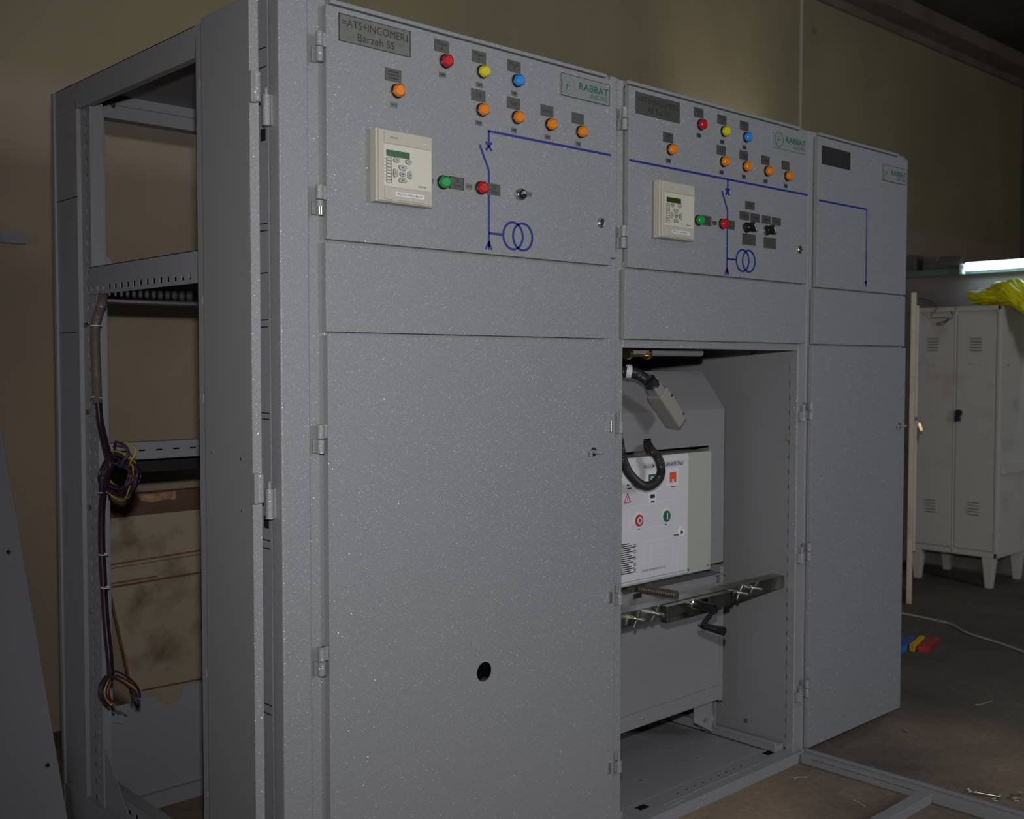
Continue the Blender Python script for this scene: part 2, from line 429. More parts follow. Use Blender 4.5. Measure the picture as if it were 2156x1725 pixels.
def pan(x0, x1, z0, z1, y=0.0, d=.016, mt='hammered_grey_paint'):
    """folded sheet-metal leaf: face with returned edges"""
    b = MB(); t = .002
    b.box(x0, x1, y, y+t, z0, z1, mt)
    b.box(x0, x0+t, y+t, y+d, z0, z1, mt); b.box(x1-t, x1, y+t, y+d, z0, z1, mt)
    b.box(x0+t, x1-t, y+t, y+d, z0, z0+t, mt); b.box(x0+t, x1-t, y+t, y+d, z1-t, z1, mt)
    return b

def hinge(par, x, z, y=-.006, r=.0085, h=.062, bare=False, mt='hammered_grey_paint'):
    b = MB()
    b.cyl((x, y, z+.001), (x, y, z+h/2), r, mt, n=16); b.cyl((x, y, z-h/2), (x, y, z-.001), r, mt, n=16)
    b.box(x, x+r*1.9, y-.004, y+.006, z+.001, z+h/2, mt)        # leaf welded to the door
    b.box(x-r*1.5, x, y+.008, y+.014, z-h/2, z-.001, mt)           # leaf welded to the frame
    if bare: b.cyl((x, y, z-h/2-.001), (x, y, z-h/2+.016), r*1.02, 'steel', n=16)
    return finish('hinge', b, par, .0012)

def door_lock(par, x, z):
    b = MB()
    b.lathe((x, 0, z), (0, -1, 0), [(0, .0135), (.003, .0135), (.005, .0115), (.005, .009), (.002, .009)], 'steel')
    b.obox((x, -.0045, z), (.0075, 0, .001), (0, .002, 0), (-.0004, 0, .003), 'steel')
    b.obox((x, -.0035, z), (.002, 0, 0), (0, .002, 0), (0, 0, .0075), 'dark')
    return finish('lock', b, par)

def latch_knob(par, x, z):
    b = MB(); b.cyl((x, 0, z), (x, -.004, z), .012, 'steel'); b.cyl((x, -.004, z), (x, -.016, z), .0055, 'hammered_grey_paint')
    b.obox((x+.008, -.02, z), (.012, 0, 0), (0, .004, 0), (0, 0, .004), 'hammered_grey_paint')
    b.obox((x-.012, -.006, z-.004), (.004, 0, 0), (0, .002, 0), (0, 0, .008), 'hammered_grey_paint')
    return finish('lock', b, par, .001)

def plate(par, name, x0, x1, z0, z1, mt, lines=(), frame=False, y=0.0, tmat='ink', label=None):
    b = MB(); b.box(x0, x1, y-.0016, y, z0, z1, mt)
    if frame:
        t = .0012
        b.box(x0, x0+t, y-.0026, y-.0016, z0, z1, 'ink'); b.box(x1-t, x1, y-.0026, y-.0016, z0, z1, 'ink')
        b.box(x0, x1, y-.0026, y-.0016, z0, z0+t, 'ink'); b.box(x0, x1, y-.0026, y-.0016, z1-t, z1, 'ink')
    o = finish(name, b, par, label=label)
    if lines:
        t = MB()
        for (txt, fx, fz, wd, ht) in lines:
            cx, cz = x0+(x1-x0)*fx, z0+(z1-z0)*fz
            if txt.startswith('~'):
                for k in range(int(txt[1:] or 3)):
                    w0 = wd/int(txt[1:] or 3)*.72; xx = cx-wd/2+wd*(k+.5)/int(txt[1:] or 3)
                    t.box(xx-w0/2, xx+w0/2, y-.0021, y-.0017, cz-ht/2, cz+ht/2, tmat)
            else: text_into(t, txt, cx, y-.0021, cz, wd, ht, tmat)
        finish('lettering', t, o)
    return o

def pilot(par, x, z, color, k=1.0):
    """22 mm indicator light: black bezel and domed coloured lens"""
    root = MB()
    root.lathe((x, 0, z), (0, -1, 0), [(0, .0165*k), (.004, .0165*k), (.0058, .0150*k), (.0058, .0138*k)], 'black_plastic')
    o = finish('indicator_lamp', root, par, label=f'{color} indicator lamp')
    l = MB(); l.cyl((x, -.0050, z), (x, -.0150, z), .0142*k, 'lens_'+color, r2=.0139*k, n=28, caps=False)
    l.cyl((x, -.0150, z), (x, -.0168, z), .0139*k, 'lens_'+color, r2=.0126*k, n=28, caps=False)
    l.cyl((x, -.0168, z), (x, -.0140, z), .0126*k, 'lens_'+color, r2=.0119*k, n=28, caps=False)
    l.cyl((x, -.0135, z), (x, -.0152, z), .0108*k, 'lens_'+color, n=28)
    finish('lens', l, o)
    return o

def selector(par, x, z, style, label):
    b = MB()
    if style == 'chrome':
        b.lathe((x, 0, z), (0, -1, 0), [(0, .0150), (.004, .0150), (.012, .0138), (.0125, .0120)], 'steel')
        o = finish('selector_switch', b, par, label=label)
        k = MB(); k.lathe((x, -.010, z), (0, -1, 0), [(0, .0118), (.008, .0110), (.009, .010)], 'black_plastic')
        k.obox((x+.003, -.024, z), (.0120, 0, -.001), (0, .006, 0), (0, 0, .0040), 'steel')
        finish('knob', k, o, .001)
    else:
        b.lathe((x, 0, z), (0, -1, 0), [(0, .0165), (.004, .0165), (.007, .0150)], 'steel' if style == 'steel' else 'black_plastic')
        o = finish('selector_switch', b, par, label=label)
        k = MB(); k.lathe((x, -.006, z), (0, -1, 0), [(0, .0148), (.012, .0135), (.014, .012)], 'black_plastic')
        d = Vector((.55, 0, -.83)); n = Vector((.83, 0, .55))
        k.obox(Vector((x, -.026, z)), d*.0155, (0, .008, 0), n*.0048, 'black_plastic')
        k.obox(Vector((x, -.0345, z))+d*.002, d*.011, (0, .0006, 0), n*.0012, 'white_label')
        finish('knob', k, o, .0012)
    return o

def relay(par, x0, x1, z0, z1, lcd='lcd', readable=True):
    """cream protection relay with flip covers, display and keypad"""
    Y = -.027
    b = MB(); wd = x1-x0; ht = z1-z0
    b.prism([(x0, z0), (x1, z0), (x1, z1), (x0, z1)], 'y', Y+.004, 0, 'cream_plastic')
    b.prism([(x0+.006, z0+.002), (x1-.003, z0+.002), (x1-.003, z1-.002), (x0+.006, z1-.002)], 'y', Y, Y+.004, 'cream_plastic')
    o = finish('protection_relay', b, par, .0022)
    # recessed covers top and bottom
    for nm, a0, a1 in (('upper_cover', .80, .955), ('lower_cover', .035, .205)):
        c = MB(); c.box(x0+.020, x1-.014, Y-.0022, Y, z0+ht*a0, z0+ht*a1, 'cream_plastic')
        if nm == 'upper_cover':
            if readable:
                text_into(c, 'MiCOM', x0+.046, Y-.0025, z0+ht*.885, .020, .0040, 'ink')
            else: c.box(x0+.036, x0+.054, Y-.0027, Y-.0022, z0+ht*.875, z0+ht*.895, 'key_grey')
            c.box(x1-.032, x1-.020, Y-.0026, Y-.0022, z0+ht*.855, z0+ht*.875, 'cream_face')
        finish(nm, c, o, .0009)
    lb = MB(); lb.box(x0+.050, x1-.030, Y-.0034, Y-.0022, z0+ht*.09, z0+ht*.15, 'white_label')
    text_into(lb, 'PROTECTION RELAY', (x0+x1)/2+.010, Y-.0040, z0+ht*.12, (x1-x0)-.086, .0050, 'ink')
    finish('name_label', lb, o)
    f = MB(); fx0, fx1, fz0, fz1 = x0+.018, x1-.007, z0+ht*.215, z0+ht*.79
    f.box(fx0, fx1, Y-.0012, Y, fz0, fz1, 'cream_face')
    yy = Y-.0012
    # LED column with its legend boxes
    fw_, fh_ = fx1-fx0, fz1-fz0
    for k in range(8):
        zc = fz1-fh_*(.355+.0755*k)
        f.box(fx0+.0022, fx0+.0038, yy-.0008, yy, zc-.0008, zc+.0008, 'ink')
        for a in (.0068, .0200): f.box(fx0+a, fx0+a+.0009, yy-.0006, yy, zc-.0032, zc+.0032, 'ink')
        f.box(fx0+.0068, fx0+.0209, yy-.0006, yy, zc+.0024, zc+.0032, 'ink'); f.box(fx0+.0068, fx0+.0209, yy-.0006, yy, zc-.0032, zc-.0024, 'ink')
        if k < 4: f.box(fx0+.0095, fx0+.0165, yy-.0005, yy, zc-.0006, zc+.0006, 'key_grey')
    text_into(f, 'Schneider', fx1-.026, yy-.0004, fz0+.0085, .024, .0052, 'green_ink')
    finish('face_plate', f, o)
    d = MB(); d.box(fx0+.0068, fx0+fw_*.53, yy-.0012, yy, fz1-fh_*.285, fz1-fh_*.135, lcd); finish('display', d, o)
    cx, cz = fx0+fw_*.385, fz1-fh_*.667
    for px_ in (-.0168, .0168):
        k = MB(); pz_ = fh_*.315; disc(k, cx+px_, yy, cz+pz_, .0092, .0062, 'ink', .0011); disc(k, cx+px_, yy-.0008, cz+pz_, .0084, .0056, 'key_grey', .0011)
        k.box(cx+px_-.003, cx+px_+.003, yy-.0024, yy-.0018, cz+pz_-.0016, cz+pz_+.0016, 'pale_grey_ink'); finish('key', k, o)
    def wedge(ux, uz, dist, half, dep):
        k = MB()
        def P(a, r): return (cx+ux*r+uz*a, cz+uz*r-ux*a)
        def shape(g): return [P(-half*.55-g, dist-dep/2-g), P(half*.55+g, dist-dep/2-g), P(half+g, dist+dep*.22), P(half*.8+g, dist+dep*.42+g), P(0, dist+dep/2+g), P(-half*.8-g, dist+dep*.42+g), P(-half-g, dist+dep*.22)]
        k.prism(shape(.0008), 'y', yy-.0008, yy, 'ink'); k.prism(shape(0), 'y', yy-.0016, yy-.0008, 'key_grey')
        for sg in (-1, 1): seg2(k, P(0, dist+.002), P(sg*.0028, dist-.0012), .0009, 'green_ink', yy-.0016)
        finish('key', k, o)
    wedge(0, 1, .0138, .0118, .0098); wedge(0, -1, .0138, .0118, .0098); wedge(1, 0, .0200, .0090, .0118); wedge(-1, 0, .0200, .0090, .0118)
    k = MB(); disc(k, cx, yy, cz, .0088, .0060, 'ink', .0011); disc(k, cx, yy-.0008, cz, .0080, .0054, 'key_grey', .0011)
    k.box(cx-.0035, cx+.0035, yy-.0024, yy-.0018, cz-.0012, cz+.0012, 'ink'); finish('key', k, o)
    return o

def logo(par, x0, x1, z0, z1, framed=True, screws=((1, 1), (0, 0)), faint=False):
    b = MB(); b.box(x0, x1, -.0045, 0, z0, z1, 'clear_plate')
    o = finish('logo_plate', b, par, .0006)
    t = MB(); wd, ht = x1-x0, z1-z0; y = -.0045
    if framed:
        for p, q in (((x0, z0), (x1, z0)), ((x1, z0), (x1, z1)), ((x1, z1), (x0, z1)), ((x0, z1), (x0, z0))): seg2(t, p, q, .0011, 'ink', y)
    gi = 'green_ink'
    cx, cz = x0+wd*.145, z0+ht*.50
    text_into(t, 'RABBAT', x0+wd*.665, y-.0006, z0+ht*.60, wd*.62, ht*.33, gi, bold=.016)
    text_into(t, 'ELECTRIC', x0+wd*.785, y-.0006, z0+ht*.255, wd*.385, ht*.20, gi, shear=.25)
    finish('wordmark', t, o)
    e = MB(); circle_ring(e, cx, y, cz, ht*.40, .0013 if not framed else .0008, 'pale_grey_ink' if framed else gi, rx=wd*.122)
    # R whose left leg is a lightning bolt
    g = 'pale_grey_ink'
    seg2(e, (cx-.004, cz+.013), (cx+.004, cz+.013), .0035, g, y); seg2(e, (cx+.006, cz+.012), (cx+.006, cz+.002), .0035, g, y)
    seg2(e, (cx+.005, cz+.001), (cx-.001, cz+.001), .0035, g, y); seg2(e, (cx+.002, cz), (cx+.009, cz-.016), .0038, g, y)
    e.prism([(cx-.002, cz+.008), (cx-.011, cz-.002), (cx-.006, cz-.002), (cx-.012, cz-.016), (cx-.001, cz+.001), (cx-.006, cz+.001)], 'y', y-.0012, y, gi)
    finish('emblem', e, o)
    for fx, fz in screws:
        s = MB(); s.lathe((x0+wd*fx+(.002 if not fx else -.002), y, z0+ht*fz+(.003 if not fz else -.003)), (0, -1, 0), [(0, .0028), (.0015, .0026), (.0025, .0012)], 'steel', n=12); finish('screw', s, o)
    return o

def line_x(b, x0, x1, z, wd=.006): b.box(x0, x1, -.0009, 0, z-wd/2, z+wd/2, 'blue_tape')
def line_z(b, x, z0, z1, wd=.006): b.box(x-wd/2, x+wd/2, -.0009, 0, z0, z1, 'blue_tape')
def breaker_symbol(b, x, ztop, gapz, kneez, lampz, botz, brz, r):
    line_z(b, x, gapz, ztop)
    for sg in (-1, 1): seg2(b, (x-.010, gapz-.006-sg*.010), (x+.010, gapz-.006+sg*.010), .006, 'blue_tape')
    seg2(b, (x-.030, gapz-.006), (x, kneez), .006, 'blue_tape')
    line_z(b, x, botz, kneez)
    for sg in (-1, 0, 1): seg2(b, (x, botz+.014), (x+sg*.010, botz-.006), .005, 'blue_tape')
    seg2(b, (x, brz), (x+.048, brz), .006, 'blue_tape')
    circle_ring(b, x+.048+r, 0, brz, r, .0058, 'blue_tape'); circle_ring(b, x+.048+r*2.0, 0, brz, r, .0058, 'blue_tape')

def frame_post(par, name, x0, x1, y0, y1, z0, z1, holes_front=(), holes_side=(), side='x0', mt='hammered_grey_paint', bevel=.003, label=None):
    b = MB(); b.box(x0, x1, y0, y1, z0, z1, mt)
    return finish(name, b, par, bevel, label=label)

Z1 = 2.132   # top edge of the instrument doors

def tag3(par, x, z, txt=None, dark=False):
    plate(par, 'reference_tag', x-.0125, x+.0075, z-.006, z+.006, 'engraved_plate_dark' if dark else 'engraved_plate',
          [(txt or '~3', .5, .5, .014, .0055)])

def common_front(cab, x0, x1, lamp_dx, nameplate, dark):
    """lamps, plates and logo that cabinets one and two both carry; lamp_dx is the shift of the second cabinet"""
    pm = 'engraved_plate_dark' if dark else 'small_plate'
    D = lamp_dx
    cols = [(.388, 2.073, 'red', [('Phase', .5, .70, .030, .009), ('R', .5, .28, .006, .009)]), (.504, 2.070, 'yellow', [('Phase', .5, .70, .030, .009), ('S', .5, .28, .006, .009)]), (.620, 2.069, 'blue', [('Phase', .5, .70, .030, .009), ('T', .5, .28, .006, .009)]),
            (.246, 1.980, 'orange', [('~9', .5, .76, .030, .0028), ('~9', .5, .50, .034, .0028), ('~7', .5, .24, .026, .0028)]), (.502, 1.978, 'orange', [('I1', .5, .5, .012, .012)]), (.619, 1.978, 'orange', [('Test', .5, .5, .024, .011)]),
            (.737, 1.978, 'orange', [('Service', .5, .5, .034, .010)]), (.852, 1.976, 'orange', [])]
    for i, (x, z, c, ln) in enumerate(cols):
        x += D-.012
        pilot(cab, x, z-.001, c)
        plate(cab, 'engraved_label', x-.033, x+.012, z+.0185, z+.0465, pm, ln)
        tag3(cab, x-.006, z-.0335, 'H13' if (i == 3 and not dark) else None, dark)
    # open / closed lamps with side labels
    pilot(cab, .368+D, 1.789, 'green'); pilot(cab, .487+D, 1.789, 'red')
    plate(cab, 'engraved_label', .388+D, .432+D, 1.777, 1.806, pm, [('CB', .5, .72, .012, .009), ('Open', .5, .30, .026, .009)], frame=not dark)
    plate(cab, 'engraved_label', .507+D, .551+D, 1.776, 1.804, pm, [('CB', .5, .72, .012, .009), ('Close', .5, .30, .028, .009)])
    tag3(cab, .333+D, 1.788, 'H14', dark); tag3(cab, .452+D, 1.788, 'H15', dark)

# ------------------------------------------------------------------ cabinet 1 (near, with open frame behind)
x0c, x1c = -.068, 1.0
cab = thing('switchgear_cabinet', (.466, .62, 0), 'nearest grey switchgear cabinet with open side frame, round hole in its lower door', 'electrical cabinet', 'grey switchgear cabinets in a row')
door = finish('instrument_door', pan(.046, .962, ZA+.003, Z1), cab, .0022)
hinge(door, .024, 2.036); hinge(door, .022, 1.712, bare=True)
door_lock(door, .922, 1.743)
d2 = finish('blank_panel', pan(.042, .958, ZB+.004, ZA-.004, y=.0), cab, .0045, seg=3)
b = pan(.044, .958, .02, ZB-.004)
b.v = b.v[8:]; b.f = [tuple(i-8 for i in f) for f in b.f[6:]]; b.m = b.m[6:]; b.sm = b.sm[6:]
b.prism([(.044, .02), (.958, .02), (.958, .50), (.044, .50)], 'y', 0, .002, 'hammered_grey_paint')
b.prism([(.044, .70), (.958, .70), (.958, ZB-.004), (.044, ZB-.004)], 'y', 0, .002, 'hammered_grey_paint')
b.prism([(.044, .50), (.40, .50), (.40, .70), (.044, .70)], 'y', 0, .002, 'hammered_grey_paint')
b.prism([(.60, .50), (.958, .50), (.958, .70), (.60, .70)], 'y', 0, .002, 'hammered_grey_paint')
hn = 32; hcx, hcz, hr = .499, .596, .0245; vs = []; fs = []
for i in range(hn):
    a = 2*PI*i/hn; c_, q_ = math.cos(a), math.sin(a); k_ = min((.60-hcx if c_ > 0 else hcx-.40)/max(abs(c_), 1e-6), (.70-hcz if q_ > 0 else hcz-.50)/max(abs(q_), 1e-6))
    for yy in (0, .002): vs += [(hcx+hr*c_, yy, hcz+hr*q_), (hcx+k_*c_, yy, hcz+k_*q_)]
for i in range(hn):
    a, c_ = i*4, ((i+1) % hn)*4
    fs += [(a, a+1, c_+1, c_), (a+2, c_+2, c_+3, a+3), (a, c_, c_+2, a+2)]
b.add(vs, fs, 'hammered_grey_paint')
# square up the four corners the ring of facets leaves open
for sx_, sz_ in ((.40, .50), (.60, .50), (.60, .70), (.40, .70)):
    an = sorted(range(hn), key=lambda i: (Vector((vs[i*4+1][0], vs[i*4+1][2]))-Vector((sx_, sz_))).length)[:2]
    b.add([(vs[an[0]*4+1][0], 0, vs[an[0]*4+1][2]), (sx_, 0, sz_), (vs[an[1]*4+1][0], 0, vs[an[1]*4+1][2])], [(0, 1, 2)], 'hammered_grey_paint')
d3 = finish('lower_door', b, cab)
hinge(d3, .021, 1.199); hinge(d3, .020, .714); hinge(d3, .019, .235)
latch_knob(d3, .893, 1.123)
# small lift-off catches on the closing edge of the lower door
for zc in (1.205, .73, .25):
    b = MB(); b.box(.957, .972, -.001, .006, zc-.032, zc+.030, 'hammered_grey_paint'); b.cyl((.965, -.004, zc-.030), (.965, -.004, zc), .004, 'steel', n=10)
    finish('catch', b, d3, .001)
bb = MB()
zb = (U(1029, 275, 'y', 0).z+U(1290, 329, 'y', 0).z)/2
xs = U(1029, 275, 'y', 0).x
line_x(bb, xs-.003, .962, zb)
breaker_symbol(bb, xs, zb, U(1028, 303, 'y', 0).z, U(1027, 358, 'y', 0).z, 1.79, U(1025, 520, 'y', 0).z, U(1028, 491, 'y', 0).z, .0335)
finish('mimic_diagram', bb, door)
common_front(cab, .046, .962, 0.0, '', False)
selector(cab, .617, 1.787, 'chrome', 'chrome selector switch')
plate(cab, 'nameplate', .077, .272, 2.061, 2.120, 'engraved_plate', [('=ATS+INCOMER1', .5, .70, .178, .0165), ('Barzeh SS', .51, .28, .100, .0170)], frame=True)
logo(cab, .764, .949, 2.060, 2.116)
relay(cab, .158, .318, 1.722, 1.884)

# frame: end cover, posts, rails
frame_post(cab, 'end_post', x0c, .004, .006, .050, .0, ZT, bevel=.004)
frame_post(cab, 'corner_post', .006, .060, YF, .055, .0, ZT)
frame_post(cab, 'corner_post', .968, 1.0, .012, .055, .0, 1.652, bevel=.004)
frame_post(cab, 'corner_post', .972, 1.0, .010, .055, 1.653, ZT, bevel=.004)
def rails(par, xa, xb, zs):
    for z0, z1 in zs:
        finish('front_rail', MB().box(xa, xb, YF, .05, z0, z1, 'hammered_grey_paint'), par, .002)
    finish('roof_lip', MB().box(xa, xb-.02, .004, YF, ZT-.011, ZT-.001, 'hammered_grey_paint'), par, .002)
rails(cab, .060, .970, ((Z1+.002, ZT), (ZA-.02, ZA+.02), (ZB-.02, ZB+.02), (0, .04)))
# roof sheet over the whole depth, a slightly lower lip behind
b = MB(); b.box(x0c+.01, x1c, .02, YB-.03, ZT-.003, ZT-.001, 'smooth_grey_paint'); finish('roof_panel', b, cab)
# side frame, plane x = -.068: front channel hidden by the narrow side door, seen between y=.05 and .37
b = MB()
b.perf('x', x0c, .002, .05, .372, .0, 2.12,
       [(.095, .118, 2.045, 2.075), (.105, .110, 1.93, 1.99), (.345, .352, 2.0, 2.018), (.345, .352, 1.50, 1.52), (.345, .352, 1.27, 1.29), (.345, .352, .62, .64), (.345, .352, .33, .35)]
       , 'frame_grey_paint')
for zc in (2.03, 1.99, 1.66, 1.645, 1.555, 1.455, 1.44, 1.255, 1.242, .98, .962, .62, .60, .36, .345):
    b.box(x0c-.0007, x0c, .055, .19, zc-.0012, zc+.0012, 'dark')
b.box(x0c-.001, x0c, .12, .32, 1.055, 1.068, 'dark')
b.box(x0c+.002, x0c+.004, .05, .372, 0, 2.12, 'frame_grey_paint')
b.box(x0c, x0c+.035, .370, .372, 0, 2.12, 'frame_grey_paint')
finish('front_side_panel', b, cab)
# hinge pin half for the side door
def frame_pin(z):
    q = MB(); q.box(x0c-.006, x0c, .030, .052, z-.032, z+.032, 'frame_grey_paint'); q.cyl((x0c-.012, .036, z-.033), (x0c-.012, .036, z+.031), .0095, 'hammered_grey_paint', n=16); q.cyl((x0c-.012, .036, z+.031), (x0c-.012, .036, z+.045), .0042, 'hammered_grey_paint', n=10)
    q.cyl((x0c-.012, .036, z+.045), (x0c-.012, .036, z+.049), .0042, 'hammered_grey_paint', r2=.001, n=10)
    q.box(x0c-.0008, x0c, .060, .080, z-.058, z-.032, 'dark')
    finish('hinge_pin', q, cab, .001)
frame_pin(1.893); frame_pin(1.064)
# rear corner post: outer face, folded lips and slotted inner strip
b = MB()
b.box(x0c-.006, x0c+.03, 1.232, YB, 0, ZT-.006, 'frame_grey_paint')
b.box(x0c, x0c+.002, 1.083, 1.232, 0, ZT-.0755, 'frame_grey_paint')
for z_, l_ in ((1.83, .16), (1.07+.38, .13)):
    b.box(x0c-.0007, x0c, 1.232-l_, 1.232, z_-.0012, z_+.0012, 'dark')
finish('rear_post', b, cab, .0012)
b = MB(); hs = []
z = .08
k = 0
while z < 2.08:
    hs.append((1.040, 1.049, z-.010, z+.010))
    z += .045; k += 1
b.perf('x', x0c+.012, .002, 1.020, 1.083, 0.0, ZT-.05, hs, 'frame_grey_paint')
b.box(x0c, x0c+.014, 1.081, 1.083, 0, ZT-.05, 'frame_grey_paint')
b.box(x0c+.012, x0c+.05, 1.018, 1.020, 0, ZT-.05, 'frame_grey_paint')
finish('slotted_strip', b, cab)
b = MB(); hs = []
z = .10
while z < 1.60:
    hs.append((.992, .999, z-.006, z+.006)); z += .0375
b.perf('x', x0c+.006, .002, .975, 1.018, 0.0, 1.60, hs, 'frame_grey_paint')
b.box(x0c+.006, x0c+.030, .973, .975, 0, 1.60, 'frame_grey_paint')
finish('cable_strip', b, cab)
for y_, z_, mt_ in ((1.055, 1.47, 'brass'), (1.050, 1.225, 'brass'), (1.045, .955, 'steel'), (1.045, .66, 'dusty_steel'), (.99, .20, 'dusty_steel')):
    q = MB(); q.cyl((x0c+.004, y_, z_), (x0c+.014, y_, z_), .0075, mt_, n=6, smooth=False); finish('bolt', q, cab)
# top side rail
b = MB(); b.box(x0c, x0c+.002, .372, 1.232, ZT-.075, ZT-.004, 'frame_grey_paint'); b.box(x0c, x0c+.04, .372, 1.232, ZT-.006, ZT-.004, 'frame_grey_paint'); b.box(x0c, x0c+.02, .372, 1.06, ZT-.077, ZT-.075, 'frame_grey_paint')
b.box(x0c, x0c+.002, .05, .372, 2.12, ZT-.004, 'frame_grey_paint')
finish('side_rail', b, cab)
# middle side rail with its row of holes, and the twin on the inside
zt_, zb_ = U(300, 545, 'x', x0c).z, U(300, 609, 'x', x0c).z
hs = []
y = .41
while y < 1.0:
    hs.append((y-.0065, y+.0065, zb_+.010, zb_+.024)); y += .0385
b = MB(); b.perf('x', x0c, .002, .372, 1.01, zb_, zt_, hs, 'frame_grey_paint'); b.box(x0c, x0c+.025, .372, 1.01, zt_-.002, zt_, 'frame_grey_paint')
finish('side_rail', b, cab)
# rear door frame at y=1.15 : stile, head, mid rails, slotted rail, lower sheet
RY = 1.15
sx0, sx1 = x0c+.014, U(222, 400, 'y', RY).x
zt1, zt0 = U(315, 207, 'y', RY).z, U(315, 262, 'y', RY).z
b = MB(); b.perf('y', RY, .003, sx0, sx1, 0.30, 2.10, [(.002, .007, 1.93, 1.94), (.002, .007, 1.70, 1.71), (.026, .032, 1.685, 1.694), (.026, .032, 2.022, 2.030)], 'frame_grey_paint')
b.box(sx1-.018, sx1-.016, RY-.001, RY, 1.67, 2.045, 'dark'); b.box(sx1-.018, sx1, RY-.0015, RY, 1.67, 2.045, 'frame_grey_paint')
b.prism([(sx1-.018, 1.60), (sx1+.022, 1.645), (sx1+.004, 1.672), (sx1-.018, 1.672)], 'y', RY-.003, RY, 'frame_grey_paint')
finish('rear_stile', b, cab)
b = MB(); b.box(sx0, .96, RY-.004, RY+.045, zt0, zt1, 'frame_grey_paint'); b.box(sx0, .96, RY-.0045, RY-.004, (zt0+zt1)/2-.0006, (zt0+zt1)/2+.0006, 'dark'); finish('rear_rail', b, cab, .002)
q = MB(); p_ = U(236, 223, 'y', RY-.004); q.cyl((p_.x, RY-.004, p_.z), (p_.x, RY-.012, p_.z), .008, 'brass', n=6, smooth=False); finish('bolt', q, cab)
z0_, z1_ = U(330, 655, 'y', RY).z, U(330, 634, 'y', RY).z
b = MB(); b.box(sx0, .96, RY-.004, RY-.001, z1_-.006, z1_+.075, 'frame_grey_paint'); b.box(sx0, .96, RY, RY+.10, z1_-.008, z1_-.006, 'frame_grey_paint'); finish('rear_rail', b, cab)
z1_, z0_ = U(320, 930, 'y', RY).z, U(320, 966, 'y', RY).z
hs = []
x = .02
while x < .9: hs.append((x, x+.020, (z0_+z1_)/2-.001, (z0_+z1_)/2+.005)); x += .055
b = MB(); b.perf('y', RY-.004, .002, sx0, .96, z0_, z1_, hs, 'frame_grey_paint'); b.box(sx0, .96, RY-.002, RY+.04, z1_-.002, z1_, 'frame_grey_paint'); finish('slotted_rail', b, cab)
b = MB(); b.box(sx0, .96, RY+.10, RY+.104, z0_-.05, z0_+.02, 'dark'); finish('rear_rail', b, cab)  # dark bar stands in for the shade below the slotted rail
# lower rear sheet with cut-out and bent tabs
def RX(px, py): q = U(px, py, 'y', RY); return (q.x, q.z)
top = [RX(240, 1489), RX(283, 1479), RX(283, 1459), RX(297, 1456), RX(299, 1470), RX(325, 1466), RX(336, 1478), RX(352, 1484), RX(368, 1480), RX(381, 1463), RX(386, 1445), RX(412, 1438)]
zl = top[-1][1]
outline = top+[(.96, zl), (.96, RX(427, 1636)[1]), (.10, RX(427, 1636)[1]-.005), (top[0][0]-.012, .06), (top[0][0]-.012, top[0][1])]
b = MB(); b.prism(outline, 'y', RY, RY+.002, 'frame_grey_paint')
finish('rear_sheet', b, cab)
b = MB(); q = RX(245, 1497); b.obox((q[0], RY-.022, q[1]), (.016, .0, -.007), (0, .022, 0), (.0003, 0, .0009), 'frame_grey_paint'); b.obox((q[0]-.001, RY-.01, q[1]-.018), (.014, -.01, -.004), (0, .0006, 0), (0, 0, .016), 'frame_grey_paint'); finish('bent_tab', b, cab)
# gusset brackets and bottom side rail
b = MB(); b.prism([(.985, .02), (.70, .02), (.985, .30)], 'x', x0c+.010, x0c+.012, 'frame_grey_paint')
b.prism([(1.10, .05), (1.02, .05), (1.10, .34)], 'x', x0c+.06, x0c+.062, 'frame_grey_paint')
finish('gusset', b, cab)
hs = []
y = .42
while y < .96: hs.append((y-.007, y+.007, .140, .152)); y += .045
b = MB(); b.perf('x', x0c+.014, .002, .372, 1.02, 0, .176, hs, 'frame_grey_paint'); b.box(x0c-.004, x0c+.014, .374, YB, .0, .116, 'frame_grey_paint')
b.box(x0c+.014, x0c+.05, .372, 1.02, .174, .176, 'frame_grey_paint')
finish('bottom_side_rail', b, cab, .001)
b = MB(); b.box(x0c+.02, .96, RY-.02, RY+.06, .0, .048, 'frame_grey_paint'); finish('bottom_rail', b, cab, .002)
# far side wall of the cabinet
b = MB(); b.box(.996, .998, .055, YB, 0, ZT-.01, 'smooth_grey_paint'); finish('side_wall', b, cab)
b = MB(); b.box(.96, .998, YB-.04, YB, 0, ZT-.01, 'frame_grey_paint'); finish('rear_post', b, cab)

# ------------------------------------------------------------------ narrow side door, lifted off its pins
sd = thing('side_door', (-.125, .12, 0.02), 'tall narrow grey door hanging off its hinge pins at the near cabinet corner', 'door')
b = MB(); X = -.124
b.box(X, X+.002, .030, .235, .02, 2.118, 'smooth_grey_paint')
b.box(X, X+.023, .030, .032, .02, 2.118, 'hammered_grey_paint')
b.box(X, X+.020, .233, .235, .02, 2.118, 'smooth_grey_paint'); b.box(X, X+.022, .032, .233, 2.116, 2.118, 'smooth_grey_paint')
b.box(X, X+.022, .032, .233, .02, .022, 'smooth_grey_paint')
finish('door_leaf', b, sd, .002)
for px_, py_ in ((508, 967), (510, 1076), (447, 953)):
    q = U(px_, py_, 'x', X); b = MB(); b.cyl((X, q.y, q.z), (X-.001, q.y, q.z), .003, 'steel', n=8); finish('rivet', b, sd)
for z_ in (1.932, 1.100):
    b = MB(); b.cyl((X+.012, .022, z_-.030), (X+.012, .022, z_+.030), .0095, 'hammered_grey_paint', n=16); b.box(X-.002, X+.010, .018, .030, z_-.032, z_+.032, 'smooth_grey_paint')
    finish('hinge_barrel', b, sd, .001)

